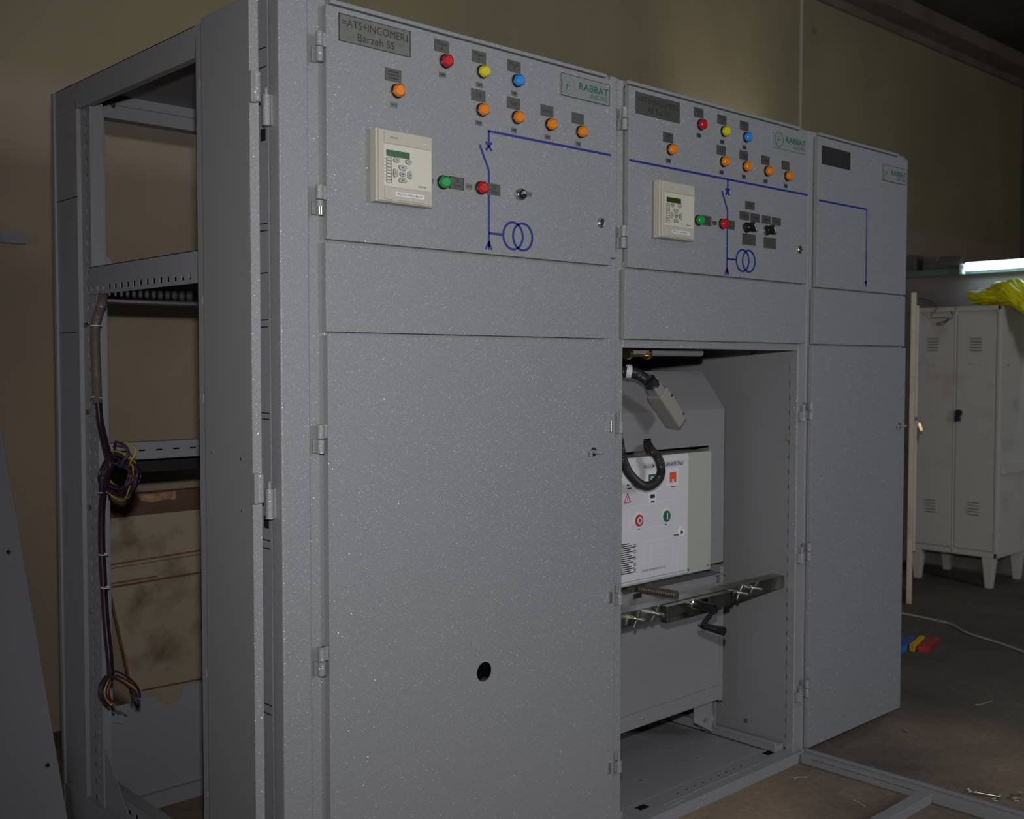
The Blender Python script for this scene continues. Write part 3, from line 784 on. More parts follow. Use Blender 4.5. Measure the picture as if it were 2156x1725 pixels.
# ------------------------------------------------------------------ cabinet 2 (middle, lower door off)
cab = thing('switchgear_cabinet', (1.49, .62, 0), 'middle grey switchgear cabinet, lower door missing and breaker compartment open', 'electrical cabinet', 'grey switchgear cabinets in a row')
door = finish('instrument_door', pan(1.036, 1.950, ZA+.003, Z1), cab, .0022)
hinge(door, 1.010, 2.036); hinge(door, 1.008, 1.712)
door_lock(door, 1.902, 1.742)
finish('blank_panel', pan(1.024, 1.944, ZB+.004, ZA-.004), cab, .0045, seg=3)
bb = MB()
zb = (U(1328, 336, 'y', 0).z+U(1699, 412, 'y', 0).z)/2; xs = U(1532, 390, 'y', 0).x
line_x(bb, 1.038, 1.949, zb)
breaker_symbol(bb, xs, zb, U(1532, 400, 'y', 0).z, U(1532, 443, 'y', 0).z, 1.79, U(1528, 574, 'y', 0).z, U(1530, 545, 'y', 0).z, .0335)
finish('mimic_diagram', bb, door)
common_front(cab, 1.036, 1.95, .9835, '', True)
selector(cab, 1.598, 1.789, 'black', 'black selector switch with pointed handle')
selector(cab, 1.706, 1.789, 'steel', 'black selector switch in a bright steel ring')
def plate_px(par, a, b_, mt='engraved_plate_dark', lines=()):
    p, q = U(*a, 'y', 0), U(*b_, 'y', 0); plate(par, 'engraved_label', p.x, q.x, q.z, p.z, mt, lines)
for a, c in (((1569, 423), (1588, 443)), ((1557, 444), (1577, 465)), ((1580, 448.5), (1599, 469)), ((1604, 453), (1622, 473)), ((1625, 457), (1643, 476))):
    plate_px(cab, a, c, lines=[('~3', .5, .5, .024, .004)])
plate_px(cab, (1563, 491), (1590, 518)); plate_px(cab, (1608, 499), (1633, 525))
for px_ in (1567, 1612):
    q = U(px_, 478 if px_ < 1600 else 484, 'y', 0); tag3(cab, q.x+.002, q.z, None, True)
plate(cab, 'nameplate', 1.063, 1.259, 2.060, 2.120, 'engraved_plate_dark', [('=ATS+INCOMER2', .5, .70, .178, .0165), ('Al Tal SS', .51, .28, .100, .0170)])
logo(cab, 1.741, 1.930, 2.058, 2.114, framed=False, screws=((0, 1), (1, 0)))
relay(cab, 1.143, 1.302, 1.721, 1.883, 'lcd_dark', readable=False)
# frame
frame_post(cab, 'corner_post', 1.0005, 1.036, YF, .055, 0, ZT)
frame_post(cab, 'door_stile', 1.036, 1.056, YF+.002, .040, ZB+.02, ZT-.02, bevel=0)
frame_post(cab, 'corner_post', 1.930, 1.979, YF, .050, 0, 2.149, bevel=.004)
rails(cab, 1.036, 1.930, ((Z1+.002, ZT), (ZA-.02, ZA+.02), (ZB-.020, ZB+.02)))
# empty hinge halves for the missing door
for z_ in (1.197, .714, .236):
    b = MB(); b.cyl((1.013, .006, z_-.028), (1.013, .006, z_+.004), .0085, 'hammered_grey_paint', n=16); b.cyl((1.013, .006, z_+.004), (1.013, .006, z_+.030), .004, 'hammered_grey_paint', n=10); b.box(1.003, 1.013, .008, .018, z_-.028, z_+.004, 'hammered_grey_paint')
    finish('hinge_pin', b, cab, .001)
    b = MB(); b.cyl((1.953, .008, z_-.028), (1.953, .008, z_+.004), .0075, 'hammered_grey_paint', n=16); b.cyl((1.953, .008, z_+.004), (1.953, .008, z_+.026), .004, 'hammered_grey_paint', n=10); b.box(1.935, 1.953, .008, .018, z_-.028, z_+.004, 'hammered_grey_paint')
    finish('hinge_pin', b, cab, .001)
# roof, outer walls
b = MB(); b.box(1.002, 1.978, .02, YB, ZT-.003, ZT-.001, 'smooth_grey_paint'); finish('roof_panel', b, cab)
b = MB(); b.box(1.002, 1.978, YB-.003, YB, 0, ZT-.01, 'smooth_grey_paint'); finish('back_panel', b, cab)
# compartment: right wall with slotted front strip, left wall, ceiling, back, floor plates
IW = 1.932
hs = []; z = .085; k = 0
while z < 1.39:
    hs.append((.041, .052, z-.0075, z+.0075))
    if k % 4 == 0: hs.append((.025, .036, z-.0075, z+.0075))
    z += .0505; k += 1
b = MB(); b.perf('x', IW, .002, .022, .066, .04, 1.408, hs, 'smooth_grey_paint'); b.box(IW+.034, IW+.035, .022, .066, .04, 1.4, 'dark'); b.box(IW+.002, IW+.004, .064, .066, .04, 1.405, 'smooth_grey_paint')  # dark sheet behind the slots stands in for the shade inside
finish('slotted_strip', b, cab)
b = MB(); b.box(IW+.001, IW+.004, .066, .95, .04, 1.43, 'smooth_grey_paint'); finish('compartment_wall', b, cab)
q = MB(); p_ = U(1586, 744, 'x', IW); q.cyl((IW, p_.y, p_.z), (IW-.008, p_.y, p_.z), .007, 'brass', n=10); finish('bolt', q, cab)
q = MB(); p_ = U(1572, 1517, 'x', IW); q.cyl((IW, p_.y, p_.z), (IW-.008, p_.y, p_.z), .008, 'brass', n=10); finish('bolt', q, cab)
q = MB(); p_ = U(1656, 926, 'x', IW-.001); q.cyl((IW, p_.y, p_.z), (IW-.005, p_.y, p_.z), .006, 'brass', n=10); finish('bolt', q, cab)
b = MB(); b.box(1.034, 1.036, .055, .95, .04, 1.43, 'smooth_grey_paint'); finish('compartment_wall', b, cab)
b = MB(); b.box(1.036, IW, .05, .95, 1.43, 1.433, 'smooth_grey_paint'); b.box(1.036, IW, .95, .953, .04, 1.433, 'smooth_grey_paint'); finish('compartment_lining', b, cab)
for xa, xb in ((1.036, 1.366), (1.368, 1.659), (1.661, IW-.062)):
    b = MB(); b.box(xa, xb, .098, .94, .034, .037, 'smooth_grey_paint')
    for yy in (.2, .32): b.cyl((xb-.02, yy, .037), (xb-.02, yy, .039), .0035, 'steel', n=8)
    finish('floor_plate', b, cab, .0008)
b = MB(); b.box(IW-.058, IW-.004, .055, .94, .037, .058, 'smooth_grey_paint'); b.box(IW-.058, IW-.046, .055, .94, .058, .070, 'smooth_grey_paint'); finish('guide_rail', b, cab, .002)
b = MB(); b.box(1.04, 1.09, .055, .94, .037, .058, 'smooth_grey_paint'); finish('guide_rail', b, cab, .002)
# base channel with row of slots
hs = []
x = 1.35
for k in range(9): hs.append((x, x+.013, .060, .068)); x += .042
hs += [(1.17, 1.215, .055, .085), (1.835, 1.88, .055, .085)]
b = MB(); b.perf('z', .035, .002, 1.036, 1.930, .040, .096, hs, 'smooth_grey_paint')
b.box(1.001, 1.979, .0, .003, .0, .037, 'hammered_grey_paint'); b.box(1.036, 1.930, .003, .040, .035, .037, 'hammered_grey_paint')
b.box(1.25, 1.33, .018, .022, .037, .0385, 'hammered_grey_paint'); b.box(1.25, 1.76, .034, .036, .037, .0385, 'hammered_grey_paint')
finish('base_channel', b, cab)
b = MB(); b.box(1.036, 1.93, .098, .94, .005, .030, 'dark'); finish('base_tray', b, cab)
# shutter drive up under the ceiling of the compartment
b = MB()
b.box(1.16, 1.50, .10, .22, 1.392, 1.412, 'smooth_grey_paint'); b.cyl((1.16, .10, 1.398), (1.50, .10, 1.398), .013, 'smooth_grey_paint'); b.cyl((1.50, .10, 1.400), (1.53, .13, 1.404), .010, 'smooth_grey_paint'); b.box(1.16, 1.48, .12, .20, 1.41, 1.43, 'smooth_grey_paint')
finish('shutter_tray', b, cab, .002)
b = MB()
for px_ in (1322, 1362):
    p_ = U(px_, 745, 'y', .09); b.cyl((p_.x, .09, 1.428), (p_.x, .09, p_.z-.012), .008, 'brass', n=12); b.cyl((p_.x-.008, .09, p_.z), (p_.x+.006, .09, p_.z), .017, 'brass', n=16)
p0, p1 = U(1322, 749, 'y', .085), U(1362, 749, 'y', .085); b.cyl(p0, p1, .0035, 'brass', n=8)
finish('drive_linkage', b, cab)

# ------------------------------------------------------------------ cabinet 3 (far)
cab = thing('switchgear_cabinet', (2.31, .62, 0), 'farthest, narrowest grey switchgear cabinet with black nameplate and no lamps', 'electrical cabinet', 'grey switchgear cabinets in a row')
door = finish('instrument_door', pan(2.012, 2.640, ZA-.004, Z1), cab, .0022)
finish('blank_panel', pan(1.999, 2.638, ZB+.003, ZA-.010), cab, .004, seg=3)
d3 = finish('lower_door', pan(1.992, 2.648, ZD, ZB-.004), cab, .0022)
hinge(d3, 1.976, 1.204, h=.06); hinge(d3, 1.974, .724, h=.06); hinge(d3, 1.972, .253, h=.06)
latch_knob(d3, 2.60, 1.128)
bb = MB(); p0, p1, p2 = U(1724, 421, 'y', 0), U(1825, 442, 'y', 0), U(1824, 598, 'y', 0)
zb = (p0.z+p1.z)/2; line_x(bb, p0.x, p1.x+.003, zb); line_z(bb, p1.x, p2.z, zb)
bb.prism([(p1.x-.010, p2.z+.010), (p1.x+.010, p2.z+.010), (p1.x, p2.z-.012)], 'y', -.0009, 0, 'blue_tape')
finish('mimic_diagram', bb, door)
plate(cab, 'nameplate', 2.033, 2.219, 2.042, 2.104, 'ink')
logo(cab, 2.446, 2.622, 2.035, 2.092, screws=((1, 1), (0, 0)))
frame_post(cab, 'corner_post', 1.9795, 2.026, YF, .05, 0, ZT, bevel=.003)
frame_post(cab, 'corner_post', 2.600, 2.652, YF, .05, .03, ZT, bevel=.003)
rails(cab, 2.026, 2.600, ((Z1+.001, ZT), (ZA-.02, ZA+.02), (ZB-.02, ZB+.02)))
finish('plinth', MB().box(1.99, 2.65, .05, .09, 0, .034, 'dark'), cab)
b = MB(); b.box(2.649, 2.652, .05, YB, .0, ZT-.005, 'smooth_grey_paint'); finish('side_wall', b, cab)
b = MB(); b.box(1.981, 2.652, .02, YB, ZT-.003, ZT-.001, 'smooth_grey_paint'); finish('roof_panel', b, cab)
b = MB(); b.box(1.981, 2.649, YB-.003, YB, 0, ZT-.01, 'smooth_grey_paint'); finish('back_panel', b, cab)

# ================================================================== BREAKER TRUCK in the open compartment
tr = thing('breaker_truck', (1.47, .55, .037), 'withdrawable vacuum circuit breaker truck inside the open middle cabinet compartment', 'circuit breaker', None)
TX0, TX1, TY = 1.105, 1.842, .25
# hood: vertical face with cut-out, sloping shoulder
b = MB(); t = .002
cut_z = 1.083; cx0, cx1 = 1.20, 1.752
nx0, nx1 = U(1355, 935, 'y', TY).x, U(1371, 935, 'y', TY).x; nz = U(1360, 924, 'y', TY).z
b.box(TX0, cx0, TY, TY+t, .672, 1.206, 'smooth_grey_paint'); b.box(cx1, TX1, TY, TY+t, .672, 1.206, 'smooth_grey_paint')
b.box(cx0, nx0, TY, TY+t, cut_z, 1.206, 'smooth_grey_paint'); b.box(nx1, cx1, TY, TY+t, cut_z, 1.206, 'smooth_grey_paint'); b.box(nx0, nx1, TY, TY+t, nz, 1.206, 'smooth_grey_paint')
b.prism([(TY, 1.206), (TY+.10, 1.338), (TY+.102, 1.336), (TY+.003, 1.204)], 'x', TX0, TX1, 'smooth_grey_paint')
b.prism([(TY, .672), (TY, 1.206), (TY+.10, 1.338), (.75, 1.338), (.75, .672)], 'x', TX1-.002, TX1, 'smooth_grey_paint')
b.prism([(TY, .672), (TY, 1.206), (TY+.10, 1.338), (.75, 1.338), (.75, .672)], 'x', TX0, TX0+.002, 'smooth_grey_paint')
b.box(TX0, TX1, TY+.10, .75, 1.336, 1.338, 'smooth_grey_paint')
finish('hood', b, tr)
b = MB(); b.box(nx0-.01, nx1+.01, TY+.03, TY+.032, cut_z-.02, nz+.02, 'brown_wood'); finish('inner_shield', b, tr)
# mechanism box in the cut-out
BY = .232
b = MB(); b.box(1.21, 1.742, BY, .60, .660, 1.066, 'beige_cover'); finish('mechanism_box', b, tr, .002)
q = U(1490, 1190, 'y', BY); s_ = MB(); s_.cyl((q.x, BY, q.z), (q.x, BY-.002, q.z), .004, 'dusty_steel', n=10)
q = U(1448, 1200, 'y', BY); s_.cyl((q.x, BY, q.z), (q.x, BY-.003, q.z), .004, 'green_ink', n=10); finish('cover_screw', s_, tr)
# white front label with its windows, buttons and print
LX0, LX1, LZ0, LZ1 = 1.21, U(1447, 1100, 'y', BY).x, .668, 1.066
LY = BY-.002
b = MB(); b.box(LX0, LX1, LY, BY, LZ0, LZ1, 'label_white_film'); b.box(LX0, LX1, LY-.004, LY, LZ1-.022, LZ1-.018, 'label_white_film'); b.box(LX0, LX1, LY-.0006, LY, LZ0+.006, LZ0+.008, 'pale_grey_ink')
fl = finish('front_label', b, tr)
def LP(px, py): q = U(px, py, 'y', LY); return q.x, q.z
t = MB()
p0, p1 = LP(1354, 983), LP(1438, 975)
text_into(t, 'VACUUM CIRCUIT-BREAKER ZN63', (p0[0]+p1[0])/2, LY-.0008, (p0[1]+p1[1])/2+.0, p1[0]-p0[0], .0125, 'ink', bold=.012)
for px_, py_, w_ in ((1374, 993, 5), (1417, 988, 7), (1417, 1024, 9), (1374, 1057, 7), (1345, 1114, 4), (1402, 1105, 5), (1424, 1127, 12), (1322, 1022, 5), (1325, 1029, 8)):
    p = LP(px_, py_); t.box(p[0]-.0012*w_, p[0]+.0012*w_, LY-.0007, LY, p[1]-.0022, p[1]+.0022, 'ink')
for k in range(15):
    p = LP(1313, 1147+k*4.45); a_ = p[0]-.06; e_ = LP(1324+((k*7) % 5)*3, 1145)[0]
    t.box(a_, e_, LY-.0007, LY, p[1]-.0016, p[1]+.0016, 'ink')
    if k % 3: t.box(LP(1334, 1145)[0], LP(1339, 1145)[0], LY-.0007, LY, p[1]-.001, p[1]+.0035, 'pale_grey_ink')
p0, p1 = LP(1352, 1204), LP(1401, 1193)
text_into(t, 'ELECTRIC TECHNOLOGY CO., LTD', (p0[0]+p1[0])/2, LY-.0008, (p0[1]+p1[1])/2, p1[0]-p0[0], .0075, 'ink')
# faint circuit outline at the foot, warning triangle
for a_, c_ in (((1354, 1142), (1354, 1188)), ((1354, 1188), (1372, 1184)), ((1372, 1150), (1372, 1184)), ((1385, 1150), (1405, 1146)), ((1385, 1168), (1408, 1163)), ((1418, 1145), (1418, 1176)), ((1425, 1172), (1425, 1190)), ((1354, 1142), (1425, 1128)), ((1325, 1070), (1325, 1120)), ((1325, 1070), (1418, 1052)), ((1325, 1120), (1418, 1103))):
    seg2(t, LP(*a_), LP(*c_), .0012, 'white_label', LY)
p = LP(1321, 1050)
for a_, c_ in (((-.015, -.013), (.015, -.013)), ((.015, -.013), (0, .016)), ((0, .016), (-.015, -.013))): seg2(t, (p[0]+a_[0], p[1]+a_[1]), (p[0]+c_[0], p[1]+c_[1]), .0028, 'red_ink', LY)
t.box(p[0]-.001, p[0]+.001, LY-.0008, LY, p[1]-.008, p[1]+.006, 'red_ink')
finish('lettering', t, fl)
def window(px, py, w_, h_, mt, frame=.012):
    x, z = LP(px, py); b = MB()
    b.box(x-w_/2-frame, x+w_/2+frame, LY-.0015, LY, z-h_/2-frame, z+h_/2+frame, 'white_label')
    b.box(x-w_/2, x+w_/2, LY-.0022, LY-.0015, z-h_/2, z+h_/2, mt); return b, x, z
b, x, z = window(1372, 1010, .034, .034, 'green_button'); circle_ring(b, x, LY-.0022, z, .009, .003, 'white_label', n=20, rx=.007); finish('status_window', b, tr)
b, x, z = window(1416, 1005, .034, .034, 'orange_window'); b.box(x-.004, x+.004, LY-.0026, LY-.0022, z-.016, z-.006, 'white_label'); finish('status_window', b, tr)
b, x, z = window(1373, 1045, .022, .012, 'ink', .009); finish('counter_window', b, tr)
x, z = LP(1344, 1096); b = MB(); disc(b, x, LY, z, .024, .026, 'white_label', .002); disc(b, x, LY-.002, z, .018, .019, 'red_ink', .004); disc(b, x, LY-.006, z, .011, .012, 'white_label', .0006); disc(b, x, LY-.0066, z, .0065, .007, 'red_ink', .0006); finish('off_button', b, tr, label='red off button')
x, z = LP(1402, 1087); b = MB(); disc(b, x, LY, z, .022, .026, 'white_label', .002); disc(b, x, LY-.002, z, .017, .0185, 'green_button', .004); b.box(x-.0025, x+.0025, LY-.0068, LY-.006, z-.011, z+.011, 'white_label'); finish('on_button', b, tr, label='green on button')
x, z = LP(1435, 1120); b = MB(); b.lathe((x, LY, z), (0, -1, 0), [(0, .018), (.003, .017), (.004, .012), (.001, .011)], 'white_label'); b.cyl((x-.006, LY, z), (x-.006, LY-.007, z), .006, 'brass', n=10); finish('spring_socket', b, tr)
# tray and lower panel
PZ0, PZ1 = .195, .600
b = MB(); b.box(1.125, 1.822, TY, TY+.002, PZ0+.03, PZ1, 'smooth_grey_paint'); b.box(1.125, 1.822, TY-.006, TY, PZ0-.004, PZ0+.045, 'smooth_grey_paint')
b.box(1.822, 1.826, TY+.004, TY+.008, PZ0, PZ1, 'dark'); b.box(1.826, 1.846, TY+.002, TY+.004, PZ0-.015, .655, 'smooth_grey_paint'); b.box(1.844, 1.846, TY+.002, .75, PZ0-.015, .655, 'smooth_grey_paint')
b.box(1.125, 1.127, TY, .75, PZ0, PZ1, 'smooth_grey_paint')
finish('base_panel', b, tr, .001)
for px_, py_ in ((1353, 1513), (1492, 1463)):
    q = U(px_, py_, 'y', TY-.006); s_ = MB(); s_.lathe((q.x, TY-.006, q.z), (0, -1, 0), [(0, .0055), (.002, .005), (.003, .003)], 'dusty_steel', n=12); finish('panel_screw', s_, tr)
b = MB(); b.box(1.12, 1.845, TY-.005, .60, .628, .632, 'smooth_grey_paint'); b.box(1.12, 1.80, TY+.0, TY+.002, .600, .632, 'smooth_grey_paint'); b.box(1.21, 1.74, TY+.05, TY+.052, .632, .672, 'zinc')
finish('mechanism_tray', b, tr)
for wx in (1.842, 1.12):
    b = MB(); b.cyl((wx-.011, .325, .092), (wx+.011, .325, .092), .034, 'dusty_steel', n=28); b.cyl((wx-.014, .325, .092), (wx+.014, .325, .092), .008, 'steel', n=12); finish('wheel', b, tr)
    b = MB(); b.box(wx+.013, wx+.016, .29, .38, .07, .22, 'smooth_grey_paint'); b.prism([(wx-.115, .118), (wx-.012, .062), (wx-.012, .20), (wx-.115, .20)], 'y', .284, .287, 'smooth_grey_paint'); b.cyl((wx-.055, .284, .115), (wx-.055, .274, .115), .008, 'dusty_steel', n=6, smooth=False); finish('wheel_bracket', b, tr)
# drive screw from the locking beam to the truck
q0, q1 = U(1347, 1240, 'y', TY), U(1425, 1253, 'y', .10)
b = MB(); b.tube([q0, q1], .0125, 'copper_brown', n=14, rings=(.010, .12)); finish('drive_screw', b, tr)
b = MB(); b.obox(q0+Vector((-.012, .0, -.006)), (.022, 0, 0), (0, .002, 0), (0, 0, .024), 'zinc'); finish('screw_plate', b, tr, .002)
# locking beam across the opening
lb = MB(); zc0, zc1 = .596, .638
lb.box(1.04, 1.928, .060, .064, zc0, zc1, 'zinc'); lb.box(1.04, 1.928, .064, .11, zc1-.003, zc1, 'zinc'); lb.box(1.04, 1.928, .064, .10, zc0, zc0+.003, 'zinc')
finish('locking_beam', lb, tr, .0015)
yb_ = .034
g0, g1 = U(1405, 1268, 'y', yb_).x, U(1545, 1240, 'y', yb_).x
lb = MB(); lb.box(g0, g1, yb_, .060, .632, .636, 'zinc'); lb.box(g0, g1-.06, yb_, .060, .586, .590, 'zinc'); lb.box(g0, g0+.004, yb_, .060, .586, .636, 'zinc'); lb.box(g1-.004, g1, yb_, .060, .600, .636, 'zinc')
lb.box(g0+.20, g1-.02, yb_-.003, yb_, .592, .636, 'zinc'); lb.box(g0, g1, .055, .059, .586, .636, 'zinc')
finish('handle_housing', lb, tr, .003)
def stud(px, py, ang):
    p = U(px, py, 'y', .060); b = MB(); d = Vector((math.cos(ang), 0, math.sin(ang)))
    b.cyl((p.x, .060, p.z), (p.x, .050, p.z), .009, 'steel', n=6, smooth=False); b.cyl((p.x, .05, p.z), (p.x, .012, p.z), .0045, 'steel', n=10)
    for sg in (-1, 1): b.obox(Vector((p.x, .044, p.z))+d*.016*sg, d*.011, Vector((0, .002, 0)), d.cross(Vector((0, 1, 0)))*.006, 'steel')
    finish('wing_nut', b, tr, .001)
stud(1334, 1302, 1.1); stud(1372, 1290, .9); stud(1550, 1247, .9); stud(1580, 1237, .6)
gx = U(1463, 1271, 'y', yb_)
b = MB(); b.lathe((gx.x-.012, yb_, gx.z), (0, -1, 0), [(0, .017), (.008, .016), (.010, .012)], 'steel', n=18); b.cyl((gx.x, yb_-.006, gx.z), (gx.x+.004, yb_-.070, gx.z-.006), .0135, 'black_plastic', n=18)
finish('grip', b, tr, .001, label='upper black grip')
b = MB(); ex = Vector((gx.x+.004, yb_-.068, gx.z-.010)); hx = U(1478, 1318, 'y', yb_-.055)
b.obox(ex.lerp(hx, .0), (.014, 0, .002), (0, .007, 0), (0, 0, .012), 'black_plastic')
b.bar(ex, hx, .010, .014, 'black_plastic', (0, 1, 0)); finish('crank_arm', b, tr, .002)
b = MB(); h2 = U(1524, 1330, 'y', yb_-.135); b.cyl(hx, hx.lerp(h2, 1.0), .0095, 'black_plastic', r2=.0135, n=18); b.cyl(hx-(h2-hx).normalized()*.010, hx, .0075, 'steel', n=12); finish('crank_handle', b, tr, .001)

# corrugated hose looping out of the truck front
def spline(P, n=14):
    P = [Vector(p) for p in P]; P = [P[0]*2-P[1]]+P+[P[-1]*2-P[-2]]; out = []
    for i in range(1, len(P)-2):
        for k in range(n):
            t = k/n; a, b, c, d = P[i-1], P[i], P[i+1], P[i+2]
            out.append(.5*((2*b)+(c-a)*t+(2*a-5*b+4*c-d)*t*t+(3*b-a-3*c+d)*t*t*t))
    return out+[P[-2]]
hy = .17
pts = [U(1363, 935, 'y', TY+.02), U(1370, 947, 'y', .20)]+[U(a, c, 'y', hy) for a, c in ((1384, 962), (1392, 985), (1388, 1006), (1371, 1022), (1352, 1022), (1332, 1006), (1318, 985), (1308, 955))]+[U(1303, 925, 'y', .20)]
b = MB(); b.tube(spline(pts), .0140, 'rubber', n=14, rings=(.0052, .055)); finish('corrugated_hose', b, tr, label='black corrugated hose looping in front of the label')

# control plug hanging on its hose from the cabinet
pl = thing('control_plug', (1.40, .2, 1.16), 'beige-grey control plug hanging on a black corrugated hose in front of the breaker hood', 'plug')
py_ = .165
A, Bc = U(1378, 818, 'y', py_), U(1424, 888, 'y', py_)
dr = (Bc-A); dr.y = 0; L_ = dr.length; dr.normalize(); sd_ = Vector((dr.z, 0, -dr.x))
if sd_.x < 0: sd_ = -sd_
cen = A+dr*(L_*.56); 
b = MB(); b.obox(cen+Vector((.0, .0, 0)), dr*(L_*.46), sd_*.026, Vector((0, .030, 0)), 'plug_grey'); b.obox(A+dr*.004+Vector((0, .0, 0)), dr*.02, sd_*.019, Vector((0, .022, 0)), 'plug_grey')
finish('housing', b, pl, .007)
b = MB()
for q in (-.25, .30): c_ = cen+dr*L_*q+sd_*.016+Vector((0, -.030, 0)); b.cyl(c_, c_+Vector((0, -.003, 0)), .0045, 'steel', n=10)
finish('screw', b, pl)
g0_ = A-dr*.016; g1_ = A-dr*.040
b = MB(); b.cyl(g0_, g1_, .0215, 'gland_green', n=18); b.cyl(g0_+dr*.006, g0_-dr*.002, .0235, 'steel', n=18); finish('gland', b, pl)
cst = U(1330, 784, 'y', .19)
b = MB(); b.tube(spline([g1_, U(1362, 800, 'y', .175), U(1345, 789, 'y', .185), cst, U(1300, 784, 'y', .22)]), .0165, 'rubber', n=14, rings=(.0056, .055)); finish('hose', b, pl)
b = MB(); b.cyl(U(1319, 782, 'y', .20), U(1328, 783, 'y', .192), .0215, 'label_white_film', n=18, caps=False); b.cyl(U(1320, 782, 'y', .20), U(1327, 783, 'y', .192), .0200, 'label_white_film', n=18); finish('collar', b, pl)
# bracket that carries the hose end, fixed to the left compartment wall
# ================================================================== FLOOR RAIL FRAME in front of the open compartment
rf = thing('floor_rail_frame', (1.5, -.5, 0), 'grey steel track frame lying on the floor in front of the open compartment', 'rail frame')
b = MB(); b.box(1.944, 1.948, -.95, -.004, 0, .030, 'smooth_grey_paint'); b.box(1.944, 1.985, -.95, -.004, .028, .031, 'smooth_grey_paint'); b.box(1.972, 1.985, -.95, -.004, .031, .040, 'smooth_grey_paint')
finish('track', b, rf, .0015)
b = MB(); b.box(1.08, 1.084, -.95, -.004, 0, .030, 'smooth_grey_paint'); b.box(1.04, 1.084, -.95, -.004, .028, .031, 'smooth_grey_paint'); finish('track', b, rf, .0015)
b = MB()
for y0_, y1_ in ((-.13, -.04), (-.25, -.15), (-.33, -.27), (-.41, -.34)): b.box(1.9436, 1.944, y0_, y1_, .021, .0225, 'dark')
finish('joint_line', b, rf)
b = MB(); b.box(1.084, 1.944, -.470, -.466, 0, .030, 'smooth_grey_paint'); b.box(1.084, 1.944, -.470, -.430, .028, .031, 'smooth_grey_paint'); finish('cross_member', b, rf, .0015)

# ================================================================== CABLES on the rear post of cabinet 1
cy = x0c-.012
def PC(px, py, x=cy): return U(px, py, 'x', x)
fc = MB(); fc.tube(spline([PC(216, 622, cy+.02), PC(214, 640), PC(207, 662), PC(201, 690), PC(201, 730), PC(203, 780), PC(205, 848)]), .0125, 'sheath_brown', n=12, rings=(.006, .05))
cd = thing('flexible_conduit', tuple(PC(205, 848)), 'grey-brown spiral conduit tied to the rear slotted post under the holed rail', 'conduit')
finish('conduit', fc, cd)
for py_ in (686, 836):
    q = PC(203, py_); b = MB(); b.tube([q+Vector((math.cos(a)*.0145, math.sin(a)*.0145, 0)) for a in [k*PI/6 for k in range(13)]], .0016, 'white_label', n=6); b.bar(q+Vector((0, -.012, .0)), q+Vector((.0, -.035, -.002)), .002, .002, 'white_label'); finish('cable_tie', b, cd)
wb = thing('wire_bundle', tuple(PC(228, 1400)), 'dark wire bundle running down the rear post with coloured coils hanging from it', 'wiring')
b = MB()
for k, mt_ in enumerate(('wire_black', 'wire_black', 'wire_brown', 'wire_black')):
    o_ = Vector((0, (k-1.5)*.004, (k % 2)*.003))
    b.tube([p+o_+Vector(((k % 2)*.006, 0, 0)) for p in spline([PC(205, 846), PC(209, 890), PC(220, 940), PC(230, 980), PC(222, 1010), PC(216, 1040), PC(212, 1080), PC(212, 1150), PC(216, 1230), PC(221, 1310), PC(228, 1380), PC(231, 1425)])], .0062, mt_, n=8)
b.cyl(PC(216, 1002), PC(216, 1040), .010, 'wire_black', n=10)
finish('trunk', b, wb)
def coil(cx_, cy_, rx, rz, n, seed, mats, x=cy+.02, a0=0, a1=2*PI, spread=.012):
    rnd = random.Random(seed); c = U(cx_, cy_, 'x', x); e1 = U(cx_+rx, cy_, 'x', x); e2 = U(cx_, cy_-rz, 'x', x)
    ax, az = abs((e1-c).y), abs((e2-c).z); 
    for k in range(n):
        b = MB(); o1, o2, ph = rnd.uniform(.80, 1.08), rnd.uniform(.80, 1.08), rnd.uniform(-.3, .3)
        dy, dz, dx = rnd.uniform(-spread, spread), rnd.uniform(-spread, spread), rnd.uniform(-.012, .012)
        N = 28; pts = []
        for i in range(N+1):
            a = a0+(a1-a0)*i/N
            pts.append(Vector((x+dx+.006*math.sin(3*a+ph), c.y-ax*o1*math.cos(a)+dy*math.cos(a+ph), c.z+az*o2*math.sin(a)+dz*math.sin(a))))
        b.tube(pts, .0024, mats[k % len(mats)], n=6)
        finish('coiled_wire', b, wb)
coil(250, 1002, 33, 38, 18, 3, ['wire_brown', 'wire_yellow', 'wire_black', 'wire_blue', 'wire_red', 'wire_black', 'wire_brown'], spread=.016)
coil(257, 957, 19, 24, 5, 5, ['wire_yellow', 'wire_blue', 'wire_red', 'wire_brown', 'wire_black'], x=cy, a0=-PI*.6, a1=PI*.85, spread=.004)
coil(254, 1464, 38, 45, 7, 9, ['wire_yellow', 'wire_blue', 'wire_brown', 'wire_black', 'wire_black', 'wire_red', 'wire_blue'], x=cy, a0=.25, a1=PI*1.32, spread=.006)
for p_, q_ in (((218, 1168), 0), ((222, 1237), 0), ((216, 1037), 0)):
    q = PC(*p_); b = MB(); b.tube([q+Vector((math.cos(a)*.012, math.sin(a)*.012, 0)) for a in [k*PI/6 for k in range(13)]], .0014, 'white_label', n=6); finish('cable_tie', b, wb)

